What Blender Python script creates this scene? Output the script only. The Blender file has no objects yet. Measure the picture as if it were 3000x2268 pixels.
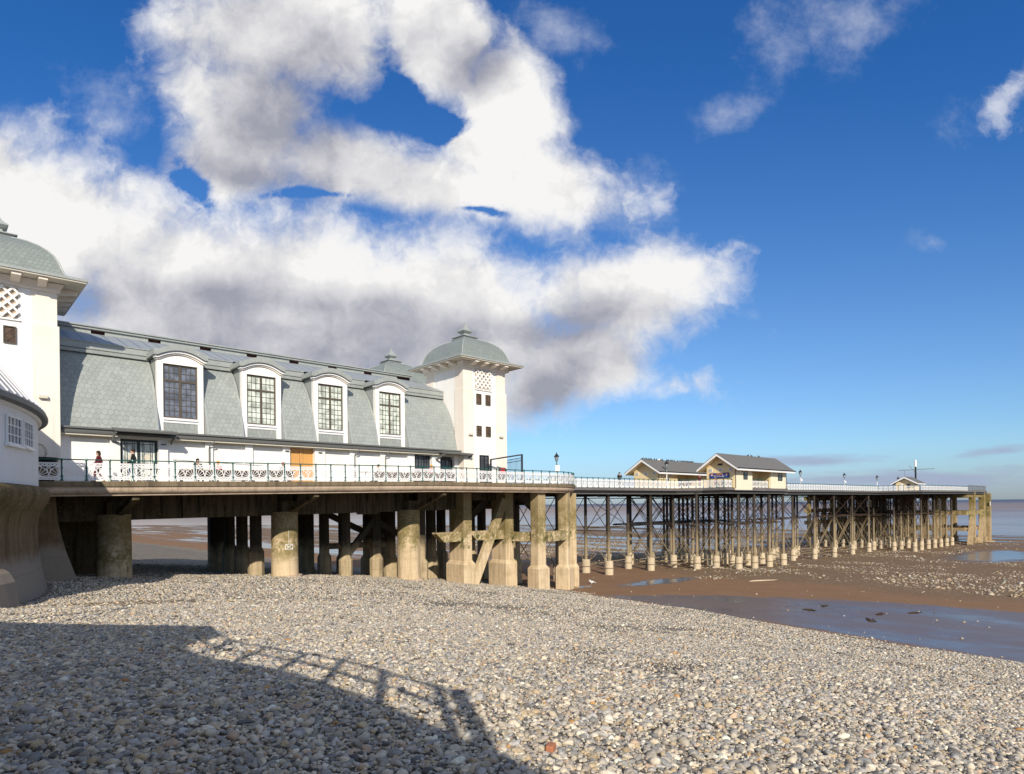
import bpy, bmesh, math, random
import numpy as np
from mathutils import Vector, Matrix
R = math.radians
random.seed(7); rng = np.random.default_rng(11)
E = 11.6            # eye height above sea level; world x = along the pier to sea, y = across it
ANG = R(47.2); SA, CA = math.sin(ANG), math.cos(ANG)
scene = bpy.context.scene
COL = scene.collection

# ------------------------------------------------------------------ node helpers
class NT:
    def __init__(s, tree): s.t = tree; s.n = tree.nodes; s.l = tree.links
    def node(s, typ, **kw):
        n = s.n.new(typ)
        for k, v in kw.items(): setattr(n, k, v)
        return n
    def put(s, sock, v):
        if v is None: return
        if isinstance(v, bpy.types.NodeSocket): s.l.new(v, sock)
        else:
            if hasattr(sock.default_value, '__len__') and not hasattr(v, '__len__'): v = [v]*len(sock.default_value)
            if hasattr(sock.default_value, '__len__') and len(sock.default_value) == 4 and len(v) == 3: v = list(v)+[1]
            sock.default_value = v
    def m(s, op, a, b=None, c=None, clamp=False):
        n = s.node('ShaderNodeMath', operation=op, use_clamp=clamp)
        s.put(n.inputs[0], a); s.put(n.inputs[1], b); s.put(n.inputs[2], c)
        return n.outputs[0]
    def vm(s, op, a, b=None, out=0):
        n = s.node('ShaderNodeVectorMath', operation=op)
        s.put(n.inputs[0], a); s.put(n.inputs[1], b)
        return n.outputs[out]
    def mix(s, f, a, b, mode='MIX'):
        n = s.node('ShaderNodeMix', data_type='RGBA', blend_type=mode)
        s.put(n.inputs[0], f); s.put(n.inputs[6], a); s.put(n.inputs[7], b)
        return n.outputs[2]
    def mixf(s, f, a, b):
        n = s.node('ShaderNodeMix', data_type='FLOAT')
        s.put(n.inputs[0], f); s.put(n.inputs[2], a); s.put(n.inputs[3], b)
        return n.outputs[0]
    def ss(s, v, lo, hi):
        n = s.node('ShaderNodeMapRange', interpolation_type='SMOOTHSTEP')
        s.put(n.inputs[0], v); s.put(n.inputs[1], lo); s.put(n.inputs[2], hi)
        return n.outputs[0]
    def noise(s, vec, scale, detail=4, rough=.55, dist=0, out=0, lac=2.0):
        n = s.node('ShaderNodeTexNoise')
        s.put(n.inputs['Vector'], vec); s.put(n.inputs['Scale'], scale); s.put(n.inputs['Detail'], detail)
        s.put(n.inputs['Roughness'], rough); s.put(n.inputs['Distortion'], dist); s.put(n.inputs['Lacunarity'], lac)
        return n.outputs[out]
    def vor(s, vec, scale, feature='F1', rnd=1.0):
        n = s.node('ShaderNodeTexVoronoi', feature=feature)
        s.put(n.inputs['Vector'], vec); s.put(n.inputs['Scale'], scale); s.put(n.inputs['Randomness'], rnd)
        return n.outputs
    def scale(s, vec, x, y, z):
        return s.vm('MULTIPLY', vec, (x, y, z))
    def sep(s, v):
        n = s.node('ShaderNodeSeparateXYZ'); s.put(n.inputs[0], v); return n.outputs
    def comb(s, x, y, z):
        n = s.node('ShaderNodeCombineXYZ'); s.put(n.inputs[0], x); s.put(n.inputs[1], y); s.put(n.inputs[2], z); return n.outputs[0]
    def bump(s, h, strength=.5, dist=.02, normal=None):
        n = s.node('ShaderNodeBump'); s.put(n.inputs['Height'], h); s.put(n.inputs['Strength'], strength)
        s.put(n.inputs['Distance'], dist); s.put(n.inputs['Normal'], normal) if normal is not None else None
        return n.outputs[0]
    def pos(s): return s.node('ShaderNodeNewGeometry').outputs['Position']

def newmat(name):
    m = bpy.data.materials.new(name); m.use_nodes = True
    t = NT(m.node_tree); t.n.clear()
    b = t.node('ShaderNodeBsdfPrincipled'); o = t.node('ShaderNodeOutputMaterial')
    t.l.new(b.outputs[0], o.inputs[0]); t.b = b
    return m, t
def setb(t, **kw):
    for k, v in kw.items(): t.put(t.b.inputs[k.replace('_', ' ')], v)

def paint(name, col, rough=.6, var=.08, nscale=6, bumps=.1, spec=.3, metal=0):
    m, t = newmat(name); p = t.pos()
    n = t.noise(p, nscale, 5, .6); n2 = t.noise(p, nscale*.18, 3)
    f = t.mixf(.5, n, n2)
    c = t.mix(f, [x*(1-var*2) for x in col], [min(1, x*(1+var*1.6)) for x in col])
    setb(t, Base_Color=c, Roughness=rough, Specular_IOR_Level=spec, Metallic=metal)
    if bumps: setb(t, Normal=t.bump(n, bumps, .02))
    return m

def render_wall(name, col, streak=.12):
    m, t = newmat(name); p = t.pos()
    st = t.noise(t.scale(p, 2.2, 2.2, .16), 1.5, 5, .65)
    blot = t.noise(p, .5, 4, .6)
    fine = t.noise(p, 22, 3, .6)
    c = t.mix(t.ss(st, .5, .8), col, [x*(1-streak*1.5) for x in col])
    c = t.mix(t.ss(blot, .45, .75), c, [col[0]*.96, col[1]*.93, col[2]*.88])
    setb(t, Base_Color=c, Roughness=.75, Specular_IOR_Level=.2, Normal=t.bump(t.mixf(.6, fine, blot), .25, .015))
    return m

def concrete(name, col, dark, algae=.5, zlo=-4.2, zhi=-.6, streak=.6, top=None, low=None, zt=-3.4, topk=.92):
    m, t = newmat(name); p = t.pos(); z = t.m('SUBTRACT', t.sep(p)[2], E)
    st = t.noise(t.scale(p, 1.6, 1.6, .13), 2.2, 6, .65)
    bl = t.noise(p, .9, 6, .65); fine = t.noise(p, 14, 5, .7); sp = t.noise(p, 5, 4, .6)
    c = t.mix(t.m('MULTIPLY', t.ss(st, .42, .7), streak), col, dark)
    c = t.mix(t.m('MULTIPLY', t.ss(bl, .45, .75), .55), c, [x*1.25 for x in dark])
    c = t.mix(t.m('MULTIPLY', t.ss(fine, .5, .75), .35), c, [x*.45 for x in col])
    band = t.m('MULTIPLY', t.ss(z, zlo, zlo+1.4), t.m('SUBTRACT', 1, t.ss(z, zhi-.2, zhi+1.2)))
    lich = t.m('MULTIPLY', band, t.ss(t.mixf(.5, bl, sp), .40, .56))
    c = t.mix(t.m('MULTIPLY', lich, algae), c, (.13, .12, .02))
    gz = t.m('MULTIPLY', t.ss(z, -4.3, -3.6), t.m('SUBTRACT', 1, t.ss(z, -2.9, -2.2)))
    gr = t.m('MULTIPLY', gz, t.ss(t.noise(t.scale(p, 1, 1, .7), 1.3, 6, .7), .54, .68))
    c = t.mix(t.m('MULTIPLY', gr, algae*1.4, clamp=True), c, (.03, .055, .008))
    chips = t.m('MULTIPLY', band, t.ss(t.noise(p, 9, 3, .5), .66, .7))
    c = t.mix(t.m('MULTIPLY', chips, .6), c, (.55, .48, .32))
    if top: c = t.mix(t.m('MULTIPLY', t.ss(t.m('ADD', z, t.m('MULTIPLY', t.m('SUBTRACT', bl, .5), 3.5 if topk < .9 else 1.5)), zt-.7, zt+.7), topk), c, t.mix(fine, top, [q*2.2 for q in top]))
    if low: c = t.mix(t.m('MULTIPLY', t.ss(t.m('ADD', z, t.m('MULTIPLY', t.m('SUBTRACT', bl, .5), .9)), zt+.35, zt-.35), .8), c, t.mix(fine, low, [q*.75 for q in low]))
    ln = t.ss(t.m('PINGPONG', t.m('ADD', z, t.m('MULTIPLY', sp, .03)), .62), .012, 0.0)
    c = t.mix(t.m('MULTIPLY', ln, .5), c, [x*.5 for x in dark])
    setb(t, Base_Color=c, Roughness=.85, Specular_IOR_Level=.15, Normal=t.bump(t.mixf(.35, fine, bl), .55, .03))
    return m

def slate(name, col, sx=1/.42, sy=1/.42, alt=(.24, .26, .24)):
    """hexagonal metal/slate shingles laid on the UV map (metres)"""
    m, t = newmat(name)
    uv = t.node('ShaderNodeUVMap').outputs[0]; P = t.pos()
    p = t.vm('ADD', t.scale(uv, sx, sy, 1), (100, 100, 0)); p = t.vm('MULTIPLY', p, (1, 1, 0))
    r = (1, 1.7320508, 1); h = (.5, .8660254, .5)
    a = t.vm('SUBTRACT', t.vm('MODULO', p, r), h)
    b = t.vm('SUBTRACT', t.vm('MODULO', t.vm('ADD', p, h), r), h)
    a = t.vm('MULTIPLY', a, (1, 1, 0)); b = t.vm('MULTIPLY', b, (1, 1, 0))
    la = t.vm('LENGTH', a, out=1); lb = t.vm('LENGTH', b, out=1)
    sel = t.m('LESS_THAN', la, lb)
    g = t.mix(sel, b, a)
    ga = t.vm('ABSOLUTE', g)
    d = t.m('MAXIMUM', t.vm('DOT_PRODUCT', ga, (1, 0, 0), out=1), t.vm('DOT_PRODUCT', ga, (.5, .8660254, 0), out=1))
    gy = t.sep(g)[1]
    edge = t.ss(d, .455, .5)
    low = t.m('MULTIPLY', edge, t.ss(gy, .12, -.1))
    idv = t.vm('SUBTRACT', p, g)
    wn = t.node('ShaderNodeTexWhiteNoise'); t.put(wn.inputs['Vector'], t.vm('FLOOR', t.vm('ADD', t.vm('MULTIPLY', idv, (2.0, 1.1547, 1)), (.5, .5, .5))))
    weather = t.noise(P, 1.1, 6, .65); st = t.noise(t.scale(P, 3, 3, .4), 4, 4, .6)
    c = t.mix(wn.outputs[0], [x*.9 for x in col], [x*1.07 for x in col])
    c = t.mix(t.m('MULTIPLY', t.ss(weather, .4, .7), .5), c, alt)
    c = t.mix(t.m('MULTIPLY', t.ss(st, .52, .75), .4), c, [min(1, x*1.45) for x in col])
    c = t.mix(t.m('MULTIPLY', low, .65), c, (.06, .066, .066))
    c = t.mix(t.m('MULTIPLY', t.m('SUBTRACT', edge, low), .3), c, (.06, .065, .06))
    hgt = t.m('ADD', t.m('MULTIPLY', gy, -.5), t.m('MULTIPLY', edge, -.6))
    setb(t, Base_Color=c, Roughness=t.mixf(weather, .35, .7), Specular_IOR_Level=.4, Normal=t.bump(hgt, .6, .02))
    return m

def lead(name, col, seam=0):
    m, t = newmat(name); P = t.pos()
    n = t.noise(P, 1.4, 6, .65); st = t.noise(t.scale(P, 4, 4, 1), 2.5, 5, .6)
    c = t.mix(n, [x*.72 for x in col], [x*1.2 for x in col]); c = t.mix(t.m('MULTIPLY', t.ss(st, .5, .8), .5), c, [x*1.5 for x in col])
    if seam:
        uv = t.node('ShaderNodeUVMap').outputs[0]
        u = t.m('PINGPONG', t.m('ADD', t.sep(uv)[0], 50), seam/2)
        e = t.ss(u, .05, .01)
        c = t.mix(t.m('MULTIPLY', e, .75), c, (.05, .055, .06))
        nb = t.bump(t.m('ADD', e, t.m('MULTIPLY', n, .3)), .5, .03)
    else: nb = t.bump(n, .25, .02)
    setb(t, Base_Color=c, Roughness=t.mixf(n, .3, .6), Specular_IOR_Level=.5, Normal=nb)
    return m

def iron(name, top, low):
    """iron painted dark above the tide, crusted pale below"""
    m, t = newmat(name); P = t.pos(); z = t.m('SUBTRACT', t.sep(P)[2], E)
    n = t.noise(P, 3, 5, .6); f = t.noise(P, 18, 4, .7)
    zz = t.m('ADD', z, t.m('MULTIPLY', n, 2.4))
    k = t.ss(zz, -1.2, -4.2)
    c = t.mix(k, top, low); c = t.mix(t.m('MULTIPLY', t.ss(f, .5, .7), .5), c, [x*.5 for x in low])
    c = t.mix(t.m('MULTIPLY', t.ss(n, .55, .7), .3), c, (.16, .07, .03))
    setb(t, Base_Color=c, Roughness=.8, Specular_IOR_Level=.2, Normal=t.bump(f, .5, .03))
    return m

def planks(name, col, w=.14, axis=0):
    m, t = newmat(name); P = t.pos(); x = t.sep(P)[axis]
    e = t.ss(t.m('PINGPONG', t.m('ADD', x, 100), w/2), .012, .003)
    g = t.noise(t.scale(P, 14, 14, .9) if axis == 0 else t.scale(P, .9, 14, 14), 1.2, 5, .6)
    c = t.mix(g, [v*.72 for v in col], [v*1.15 for v in col]); c = t.mix(e, c, [v*.35 for v in col])
    setb(t, Base_Color=c, Roughness=.55, Normal=t.bump(t.m('SUBTRACT', g, e), .3, .01))
    return m

def weatherboard(name, col):
    m, t = newmat(name); P = t.pos(); z = t.sep(P)[2]
    fr = t.m('FRACT', t.m('DIVIDE', z, .15)); e = t.ss(fr, .12, .0); n = t.noise(P, 3, 4)
    c = t.mix(n, [v*.9 for v in col], col); c = t.mix(t.m('MULTIPLY', e, .45), c, [v*.45 for v in col])
    setb(t, Base_Color=c, Roughness=.6, Normal=t.bump(t.m('SUBTRACT', 1, fr), .3, .02))
    return m

def glassy(name, col, rough=.08):
    m, t = newmat(name); P = t.pos()
    n = t.noise(P, 1.7, 3); c = t.mix(t.ss(n, .35, .65), [v*.6 for v in col], [min(1, v*1.3) for v in col])
    setb(t, Base_Color=c, Roughness=rough, Specular_IOR_Level=.6, Normal=t.bump(t.noise(P, .9, 2), .05, .05))
    return m

M = {}
M['white'] = render_wall('white_render', (.84, .83, .80), .07)
M['cream'] = render_wall('cream_render', (.80, .735, .65), .08)
M['latticeback'] = render_wall('shade_toned_cream_render', (.52, .42, .32), .1)  # cream darkened to stand for shadow behind the lattice bars
M['soffit'] = paint('soffit_paint', (.62, .58, .48), .7)
M['whitepaint'] = paint('white_paint', (.80, .80, .80), .35, .03, 8, .05, .4)
M['greenpaint'] = paint('green_paint', (.006, .085, .07), .3, .15, 12, .05, .5)
M['black'] = paint('black_paint', (.018, .018, .02), .4, .2)
M['blackglass'] = glassy('dark_window_glass', (.06, .065, .075))
M['doorglass'] = glassy('pale_door_glass', (.66, .70, .64), .3)
M['blueglass'] = glassy('blue_grey_window_glass', (.13, .15, .19), .12)
M['blind'] = glassy('pale_blind_behind_glass', (.60, .66, .58), .25)
M['amberglass'] = glassy('leaded_amber_glass', (.11, .065, .035), .15)
M['bronze'] = paint('bronze_frame', (.10, .082, .062), .45, .12)
M['doorframe'] = paint('dark_door_frame', (.03, .045, .045), .4, .12)
M['slate'] = slate('hexagonal_slates', (.31, .335, .315), 1/.30, 1/.36, (.25, .28, .275))
M['domeslate'] = slate('small_dome_slates', (.22, .25, .235), 1/.22, 1/.25, (.18, .21, .20))
M['lead'] = lead('lead_sheet', (.32, .345, .33))
M['leadseam'] = lead('seamed_lead_roof', (.30, .33, .35), .75)
M['roofpale'] = lead('pale_glazed_roof', (.42, .41, .42))
M['gutter'] = paint('grey_gutter', (.14, .145, .14), .45)
M['redgap'] = paint('rust_red_boarding', (.07, .018, .01), .8)
M['oak'] = planks('oak_boards', (.70, .37, .11))
M['benchwood'] = planks('weathered_bench_wood', (.20, .125, .06), .1, 2)
M['kerb'] = concrete('mossy_kerb_concrete', (.21, .165, .105), (.06, .045, .03), 0, streak=.7)
M['cove'] = concrete('pale_cove_concrete', (.56, .44, .33), (.20, .15, .10), 0, streak=.45)
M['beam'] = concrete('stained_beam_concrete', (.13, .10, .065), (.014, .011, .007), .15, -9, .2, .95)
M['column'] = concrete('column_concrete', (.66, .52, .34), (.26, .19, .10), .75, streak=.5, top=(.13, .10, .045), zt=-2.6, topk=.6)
M['dimcolumn'] = concrete('shade_topped_column_concrete', (.50, .40, .25), (.12, .09, .05), .3, top=(.028, .022, .016), zt=-3.3)  # upper part coloured near black to paint in the deck's shade
M['seawall'] = concrete('sea_wall_concrete', (.20, .14, .08), (.035, .024, .013), .3, -1.5, .8, .6, low=(.37, .32, .26), zt=-1.9)
M['headconc'] = concrete('pier_head_concrete', (.44, .33, .19), (.12, .09, .045), .7, -5.5, .8, streak=.6, top=(.11, .085, .03), zt=-1.5, topk=.6)
M['base'] = concrete('pile_base_concrete', (.60, .50, .35), (.32, .25, .16), 0, streak=.35)
M['iron'] = iron('tide_marked_iron', (.045, .038, .032), (.30, .24, .15))
M['rod'] = iron('bracing_iron', (.035, .022, .018), (.26, .2, .12))
M['fascia'] = paint('weathered_grey_deck_edge', (.15, .14, .14), .8, .3, 2, .3)
M['darkbeam'] = paint('dark_steel_beam', (.02, .018, .017), .6, .3)
M['shelter'] = weatherboard('cream_weatherboard', (.82, .66, .38))
M['palewall'] = weatherboard('pale_cream_weatherboard', (.78, .74, .56))
M['roofgrey'] = planks('ribbed_grey_roof', (.17, .16, .135), .5, 0)
M['deck'] = planks('deck_boards', (.22, .19, .15), .15, 1)
M['skin'] = paint('skin', (.50, .30, .22), .55, .06)
M['maroon'] = paint('maroon_cloth', (.10, .006, .018), .8)
M['blackcloth'] = paint('black_cloth', (.012, .012, .015), .8)
M['navy'] = paint('blue_denim', (.03, .05, .12), .8)
M['redcloth'] = paint('red_cloth', (.42, .03, .02), .8)
M['pink'] = paint('pink_cloth', (.55, .22, .22), .8)
M['bluecloth'] = paint('blue_cloth', (.03, .10, .16), .8)
M['brownhair'] = paint('brown_hair', (.03, .018, .01), .6)
M['whitehair'] = paint('white_cloth_cap', (.7, .7, .68), .7)
M['bannerblue'] = paint('banner_blue', (.008, .02, .16), .5)
M['orange'] = paint('banner_orange', (.75, .33, .01), .5)
M['lightblue'] = paint('banner_light_blue', (.05, .25, .6), .5)
M['feather'] = paint('grey_feathers', (.05, .05, .06), .7)
M['whitefeather'] = paint('white_feathers', (.75, .75, .75), .7)
M['brick'] = paint('worn_red_brick', (.42, .17, .09), .85, .2)
M['weed'] = paint('brown_seaweed', (.05, .03, .012), .6, .3)
M['lampglass'] = glassy('lantern_glass', (.35, .38, .42), .15)
M['signred'] = paint('sign_red', (.55, .03, .03), .5)
M['promwall'] = concrete('promenade_concrete', (.4, .36, .3), (.2, .17, .13), 0, streak=.3)

# ------------------------------------------------------------------ mesh builder
class MB:
    def __init__(s): s.v = []; s.f = []; s.uv = {}
    def quad(s, a, b, c, d, uv=None):
        i = len(s.v); s.v += [a, b, c, d]; s.f.append((i, i+1, i+2, i+3))
        if uv: s.uv[len(s.f)-1] = uv
    def box(s, x0, x1, y0, y1, z0, z1):
        i = len(s.v)
        s.v += [(x, y, z) for z in (z0, z1) for y in (y0, y1) for x in (x0, x1)]
        for q in ((0,2,3,1),(4,5,7,6),(0,1,5,4),(2,6,7,3),(0,4,6,2),(1,3,7,5)): s.f.append(tuple(i+k for k in q))
        return s
    def loft(s, rings, cap=True, closed=True):
        """rings: list of equal-length vertex lists"""
        i = len(s.v); n = len(rings[0])
        for r in rings: s.v += [tuple(p) for p in r]
        m = n if closed else n-1
        for k in range(len(rings)-1):
            for j in range(m):
                a = i+k*n+j; b = i+k*n+(j+1) % n
                s.f.append((a, b, b+n, a+n))
        if cap:
            s.f.append(tuple(i+j for j in reversed(range(n)))); s.f.append(tuple(i+(len(rings)-1)*n+j for j in range(n)))
        return s
    def lathe(s, prof, cx, cy, n=16, cap=True, a0=0):
        return s.loft([[(cx+r*math.cos(a0+2*math.pi*j/n), cy+r*math.sin(a0+2*math.pi*j/n), z) for j in range(n)] for r, z in prof], cap)
    def sq(s, prof, cx, cy, cap=True):
        return s.loft([[(cx-rx, cy-ry, z), (cx+rx, cy-ry, z), (cx+rx, cy+ry, z), (cx-rx, cy+ry, z)] for rx, ry, z in prof], cap)
    def tube(s, pts, r, n=6):
        pts = [Vector(p) for p in pts]; rings = []
        for k, p in enumerate(pts):
            d = (pts[min(k+1, len(pts)-1)]-pts[max(k-1, 0)]).normalized()
            up = Vector((0, 0, 1)) if abs(d.z) < .95 else Vector((1, 0, 0))
            a = d.cross(up).normalized(); b = d.cross(a).normalized()
            rr = r[k] if hasattr(r, '__len__') else r
            rings.append([tuple(p+a*rr*math.cos(2*math.pi*j/n)+b*rr*math.sin(2*math.pi*j/n)) for j in range(n)])
        return s.loft(rings)
    def bar(s, p, q, w, h):
        """rectangular bar from p to q: w horizontal width, h depth in the vertical plane"""
        p = Vector(p); q = Vector(q); d = (q-p).normalized()
        a = d.cross(Vector((0, 0, 1)));  a = a.normalized() if a.length > 1e-4 else Vector((1, 0, 0))
        b = d.cross(a).normalized()
        o = [(-1,-1),(1,-1),(1,1),(-1,1)]
        return s.loft([[tuple(c+a*w/2*i+b*h/2*j) for i, j in o] for c in (p, q)])
    def prism(s, poly, z0, z1):
        return s.loft([[(x, y, z0) for x, y in poly], [(x, y, z1) for x, y in poly]])
    def ellip(s, c, r, n=8, k=6, rot=0):
        rings = []
        for i in range(1, k):
            th = math.pi*i/k
            rings.append([(c[0]+math.cos(rot)*r[0]*math.sin(th)*math.cos(2*math.pi*j/n)-math.sin(rot)*r[1]*math.sin(th)*math.sin(2*math.pi*j/n),
                           c[1]+math.sin(rot)*r[0]*math.sin(th)*math.cos(2*math.pi*j/n)+math.cos(rot)*r[1]*math.sin(th)*math.sin(2*math.pi*j/n),
                           c[2]-r[2]*math.cos(th)) for j in range(n)])
        return s.loft(rings)
    def grid(s, rows, us=None, vs=None):
        """rows of points -> surface with uv (u per column, v per row)"""
        i = len(s.v); n = len(rows[0])
        for r in rows: s.v += [tuple(p) for p in r]
        for a in range(len(rows)-1):
            for b in range(n-1):
                s.f.append((i+a*n+b, i+a*n+b+1, i+(a+1)*n+b+1, i+(a+1)*n+b))
                if us is not None:
                    u = us if not hasattr(us[0], '__len__') else None
                    if u: s.uv[len(s.f)-1] = [(u[b], vs[a]), (u[b+1], vs[a]), (u[b+1], vs[a+1]), (u[b], vs[a+1])]
                    else: s.uv[len(s.f)-1] = [(us[a][b], vs[a]), (us[a][b+1], vs[a]), (us[a+1][b+1], vs[a+1]), (us[a+1][b], vs[a+1])]
        return s
    def build_each(s, name, mat, parent=None, **kw):
        """one object per connected piece"""
        par = list(range(len(s.v)))
        def find(a):
            while par[a] != a: par[a] = par[par[a]]; a = par[a]
            return a
        for f in s.f:
            for q in f[1:]: par[find(q)] = find(f[0])
        groups = {}
        for fi, f in enumerate(s.f): groups.setdefault(find(f[0]), []).append(fi)
        out_ = []
        for fl in groups.values():
            b = MB(); mp = {}
            for fi in fl:
                nf = []
                for v in s.f[fi]:
                    if v not in mp: mp[v] = len(b.v); b.v.append(s.v[v])
                    nf.append(mp[v])
                b.f.append(tuple(nf))
                if fi in s.uv: b.uv[len(b.f)-1] = s.uv[fi]
            out_.append(b.build(name, mat, parent, **kw))
        return out_
    def build(s, name, mat, parent=None, smooth=False, bevel=0, origin=None):
        off = Vector((0, 0, 0)); p = parent
        while p is not None: off += p.location; p = p.parent
        if parent is None:
            if origin is not None: off = Vector(origin)
            else:
                a = np.array(s.v); off = Vector(((a[:, 0].min()+a[:, 0].max())/2, (a[:, 1].min()+a[:, 1].max())/2, a[:, 2].min()))
        me = bpy.data.meshes.new(name)
        me.from_pydata([(x-off.x, y-off.y, z-off.z) for x, y, z in s.v], [], s.f)
        if s.uv:
            lay = me.uv_layers.new(name='UVMap')
            for fi, uvs in s.uv.items():
                st = me.polygons[fi].loop_start
                for k, q in enumerate(uvs): lay.data[st+k].uv = q
        me.materials.append(mat)
        if smooth: me.polygons.foreach_set('use_smooth', [True]*len(me.polygons))
        if bevel or True:
            bm = bmesh.new(); bm.from_mesh(me)
            bmesh.ops.recalc_face_normals(bm, faces=bm.faces)
            if smooth:
                for e in bm.edges:
                    if len(e.link_faces) == 2 and e.calc_face_angle(0) > R(38): e.smooth = False
            bm.to_mesh(me); bm.free()
        ob = bpy.data.objects.new(name, me); COL.objects.link(ob)
        if parent is None: ob.location = off
        else: ob.parent = parent
        if bevel:
            b = ob.modifiers.new('bevel', 'BEVEL'); b.width = bevel; b.segments = 2; b.limit_method = 'ANGLE'
        return ob

def tag(o, label=None, cat=None, group=None, kind=None):
    if label: o['label'] = label
    if cat: o['category'] = cat
    if group: o['group'] = group
    if kind: o['kind'] = kind
    return o
def thing(name, loc, label, cat, group=None, rz=0):
    o = bpy.data.objects.new(name, None); COL.objects.link(o); o.empty_display_size = .2
    o.location = loc; o.rotation_euler = (0, 0, rz)
    return tag(o, label, cat, group)
def copy_tree(o, parent=None):
    c = o.copy(); COL.objects.link(c)
    if parent is not None: c.parent = parent
    for ch in list(o.children): copy_tree(ch, c)
    return c
def interp(x, tab):
    return float(np.interp(x, [a for a, _ in tab], [b for _, b in tab]))
DT = [(-20, 1.3), (0, 1.38), (28, 1.83), (53, 1.87), (100, 1.97), (119, 2.08), (150, 2.1), (175, 2.2), (210, 2.32)]
def D(s): return E+interp(s, DT)      # deck level

# ------------------------------------------------------------------ ground height
FLAT = [(30, -7.6), (36, -7.85), (45, -8.0), (60, -8.35), (75, -8.65), (91, -9.2), (117, -10.4), (136, -10.7), (190, -11.05), (235, -11.5), (265, -11.75), (330, -12.4), (420, -14)]
CP = np.array([(0,0,-1.62),(-3,0,-1.3),(0,-5,-1.6),(3.7,6,-2.05),(10,0,-3.2),(20,0,-4.9),(30,0,-6.5),(37,0,-7.8),(10,20,-3.6),(20,20,-5.0),(30,20,-6.4),
  (40.2,18,-7.8),(2,15,-2.65),(2,29,-3.4),(4.4,34,-3.6),(8.4,43.3,-4.0),(18.4,43.3,-4.92),(28.7,43.3,-6.0),(34.3,43,-6.8),(39,42,-7.5),(44,40,-8.0),(4,50,-3.9),
  (18,60,-5.3),(35,60,-7.2),(42.5,37,-7.85),(-10,0,-1),(-10,40,-2.5),(20,-20,-5),(37,-20,-7.9),(0,-20,-1.5),(10,100,-4.6),(28,110,-6.9),(36,140,-8)], float)
def _ker(d): return d
_d = np.hypot(CP[:, None, 0]-CP[None, :, 0], CP[:, None, 1]-CP[None, :, 1])
_n = len(CP); _A = np.zeros((_n+3, _n+3)); _A[:_n, :_n] = -_ker(_d); _A[:_n, _n] = 1; _A[:_n, _n+1:] = CP[:, :2]; _A[_n, :_n] = 1; _A[_n+1:, :_n] = CP[:, :2].T
_w = np.linalg.solve(_A, np.concatenate([CP[:, 2], [0, 0, 0]]))
def vnoise(x, y, sc, seed=0):
    x = x/sc+seed*17.3; y = y/sc+seed*9.1
    xi = np.floor(x).astype(int); yi = np.floor(y).astype(int); xf = x-xi; yf = y-yi
    def h(a, b): return np.modf(np.abs(np.sin(a*127.1+b*311.7+seed*3.3)*43758.5453))[0]
    u = xf*xf*(3-2*xf); v = yf*yf*(3-2*yf)
    return (h(xi, yi)*(1-u)+h(xi+1, yi)*u)*(1-v)+(h(xi, yi+1)*(1-u)+h(xi+1, yi+1)*u)*v-.5
def toe(t): return 36.9+.15*np.clip(t, -30, 45)+np.clip(t-45, 0, 400)*-.06
def gz(s, t):
    s = np.asarray(s, float); t = np.asarray(t, float)
    d = np.hypot(s[..., None]-CP[:, 0], t[..., None]-CP[:, 1])
    zb = -(_ker(d)@_w[:_n])+_w[_n]+s*_w[_n+1]+t*_w[_n+2]
    zb = np.where(t > 110, np.interp(s, [0, 36], [-3.5, -8.0]), zb)
    se = s+np.clip(t-246, 0, None)*.55
    zf = np.interp(se, [a for a, _ in FLAT], [b for _, b in FLAT])
    q = s-toe(t); w = np.clip((q+1.2)/2.4, 0, 1); w = w*w*(3-2*w)
    z = np.where(q < -6, zb, zb*(1-w)+zf*w)
    z = np.where(q > 1.2, zf, z)
    bumps = vnoise(s, t, 6, 1)*.22+vnoise(s, t, 2.3, 2)*.08
    fl = vnoise(s, t*.35, 9, 3)*.16+vnoise(s, t*.35, 3.1, 4)*.05
    near = np.clip(np.hypot(s, t)/12, .15, 1)
    return E+z+np.where(q < 0, bumps*near, fl*np.clip(q/6, 0, 1))
def g1(s, t): return float(gz(np.array([s]), np.array([t]))[0])

# ------------------------------------------------------------------ camera, sun, sky
cam = bpy.data.cameras.new('camera'); co = bpy.data.objects.new('camera', cam); COL.objects.link(co); scene.camera = co
fwd = Vector((CA, SA, 0)); right = Vector((SA, -CA, 0)); up = Vector((0, 0, 1))
ROLL = .011          # horizon rises slightly to the right
r2 = right*math.cos(ROLL)-up*math.sin(ROLL); u2 = up*math.cos(ROLL)+right*math.sin(ROLL)
mt = Matrix((r2, u2, -fwd)).transposed().to_4x4(); mt.translation = Vector((0, 0, E)); co.matrix_world = mt
cam.sensor_fit = 'HORIZONTAL'; cam.sensor_width = 36; cam.lens = 36*1850/3000
cam.shift_y = (1479-1134)/3000; cam.clip_start = .1; cam.clip_end = 90000
scene.view_settings.view_transform = 'Standard'; scene.view_settings.look = 'None'
scene.view_settings.exposure = 0; scene.view_settings.gamma = 1
SUN = Vector((-.53, -.848, 0)).normalized()*math.cos(R(28))+Vector((0, 0, math.sin(R(28))))
sl = bpy.data.lights.new('sun', 'SUN'); sl.energy = 5.0; sl.angle = R(.55); sl.color = (1, .90, .76)
so = bpy.data.objects.new('sun', sl); COL.objects.link(so); so.rotation_euler = SUN.to_track_quat('Z', 'Y').to_euler(); so.location = (0, 0, 60)

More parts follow.
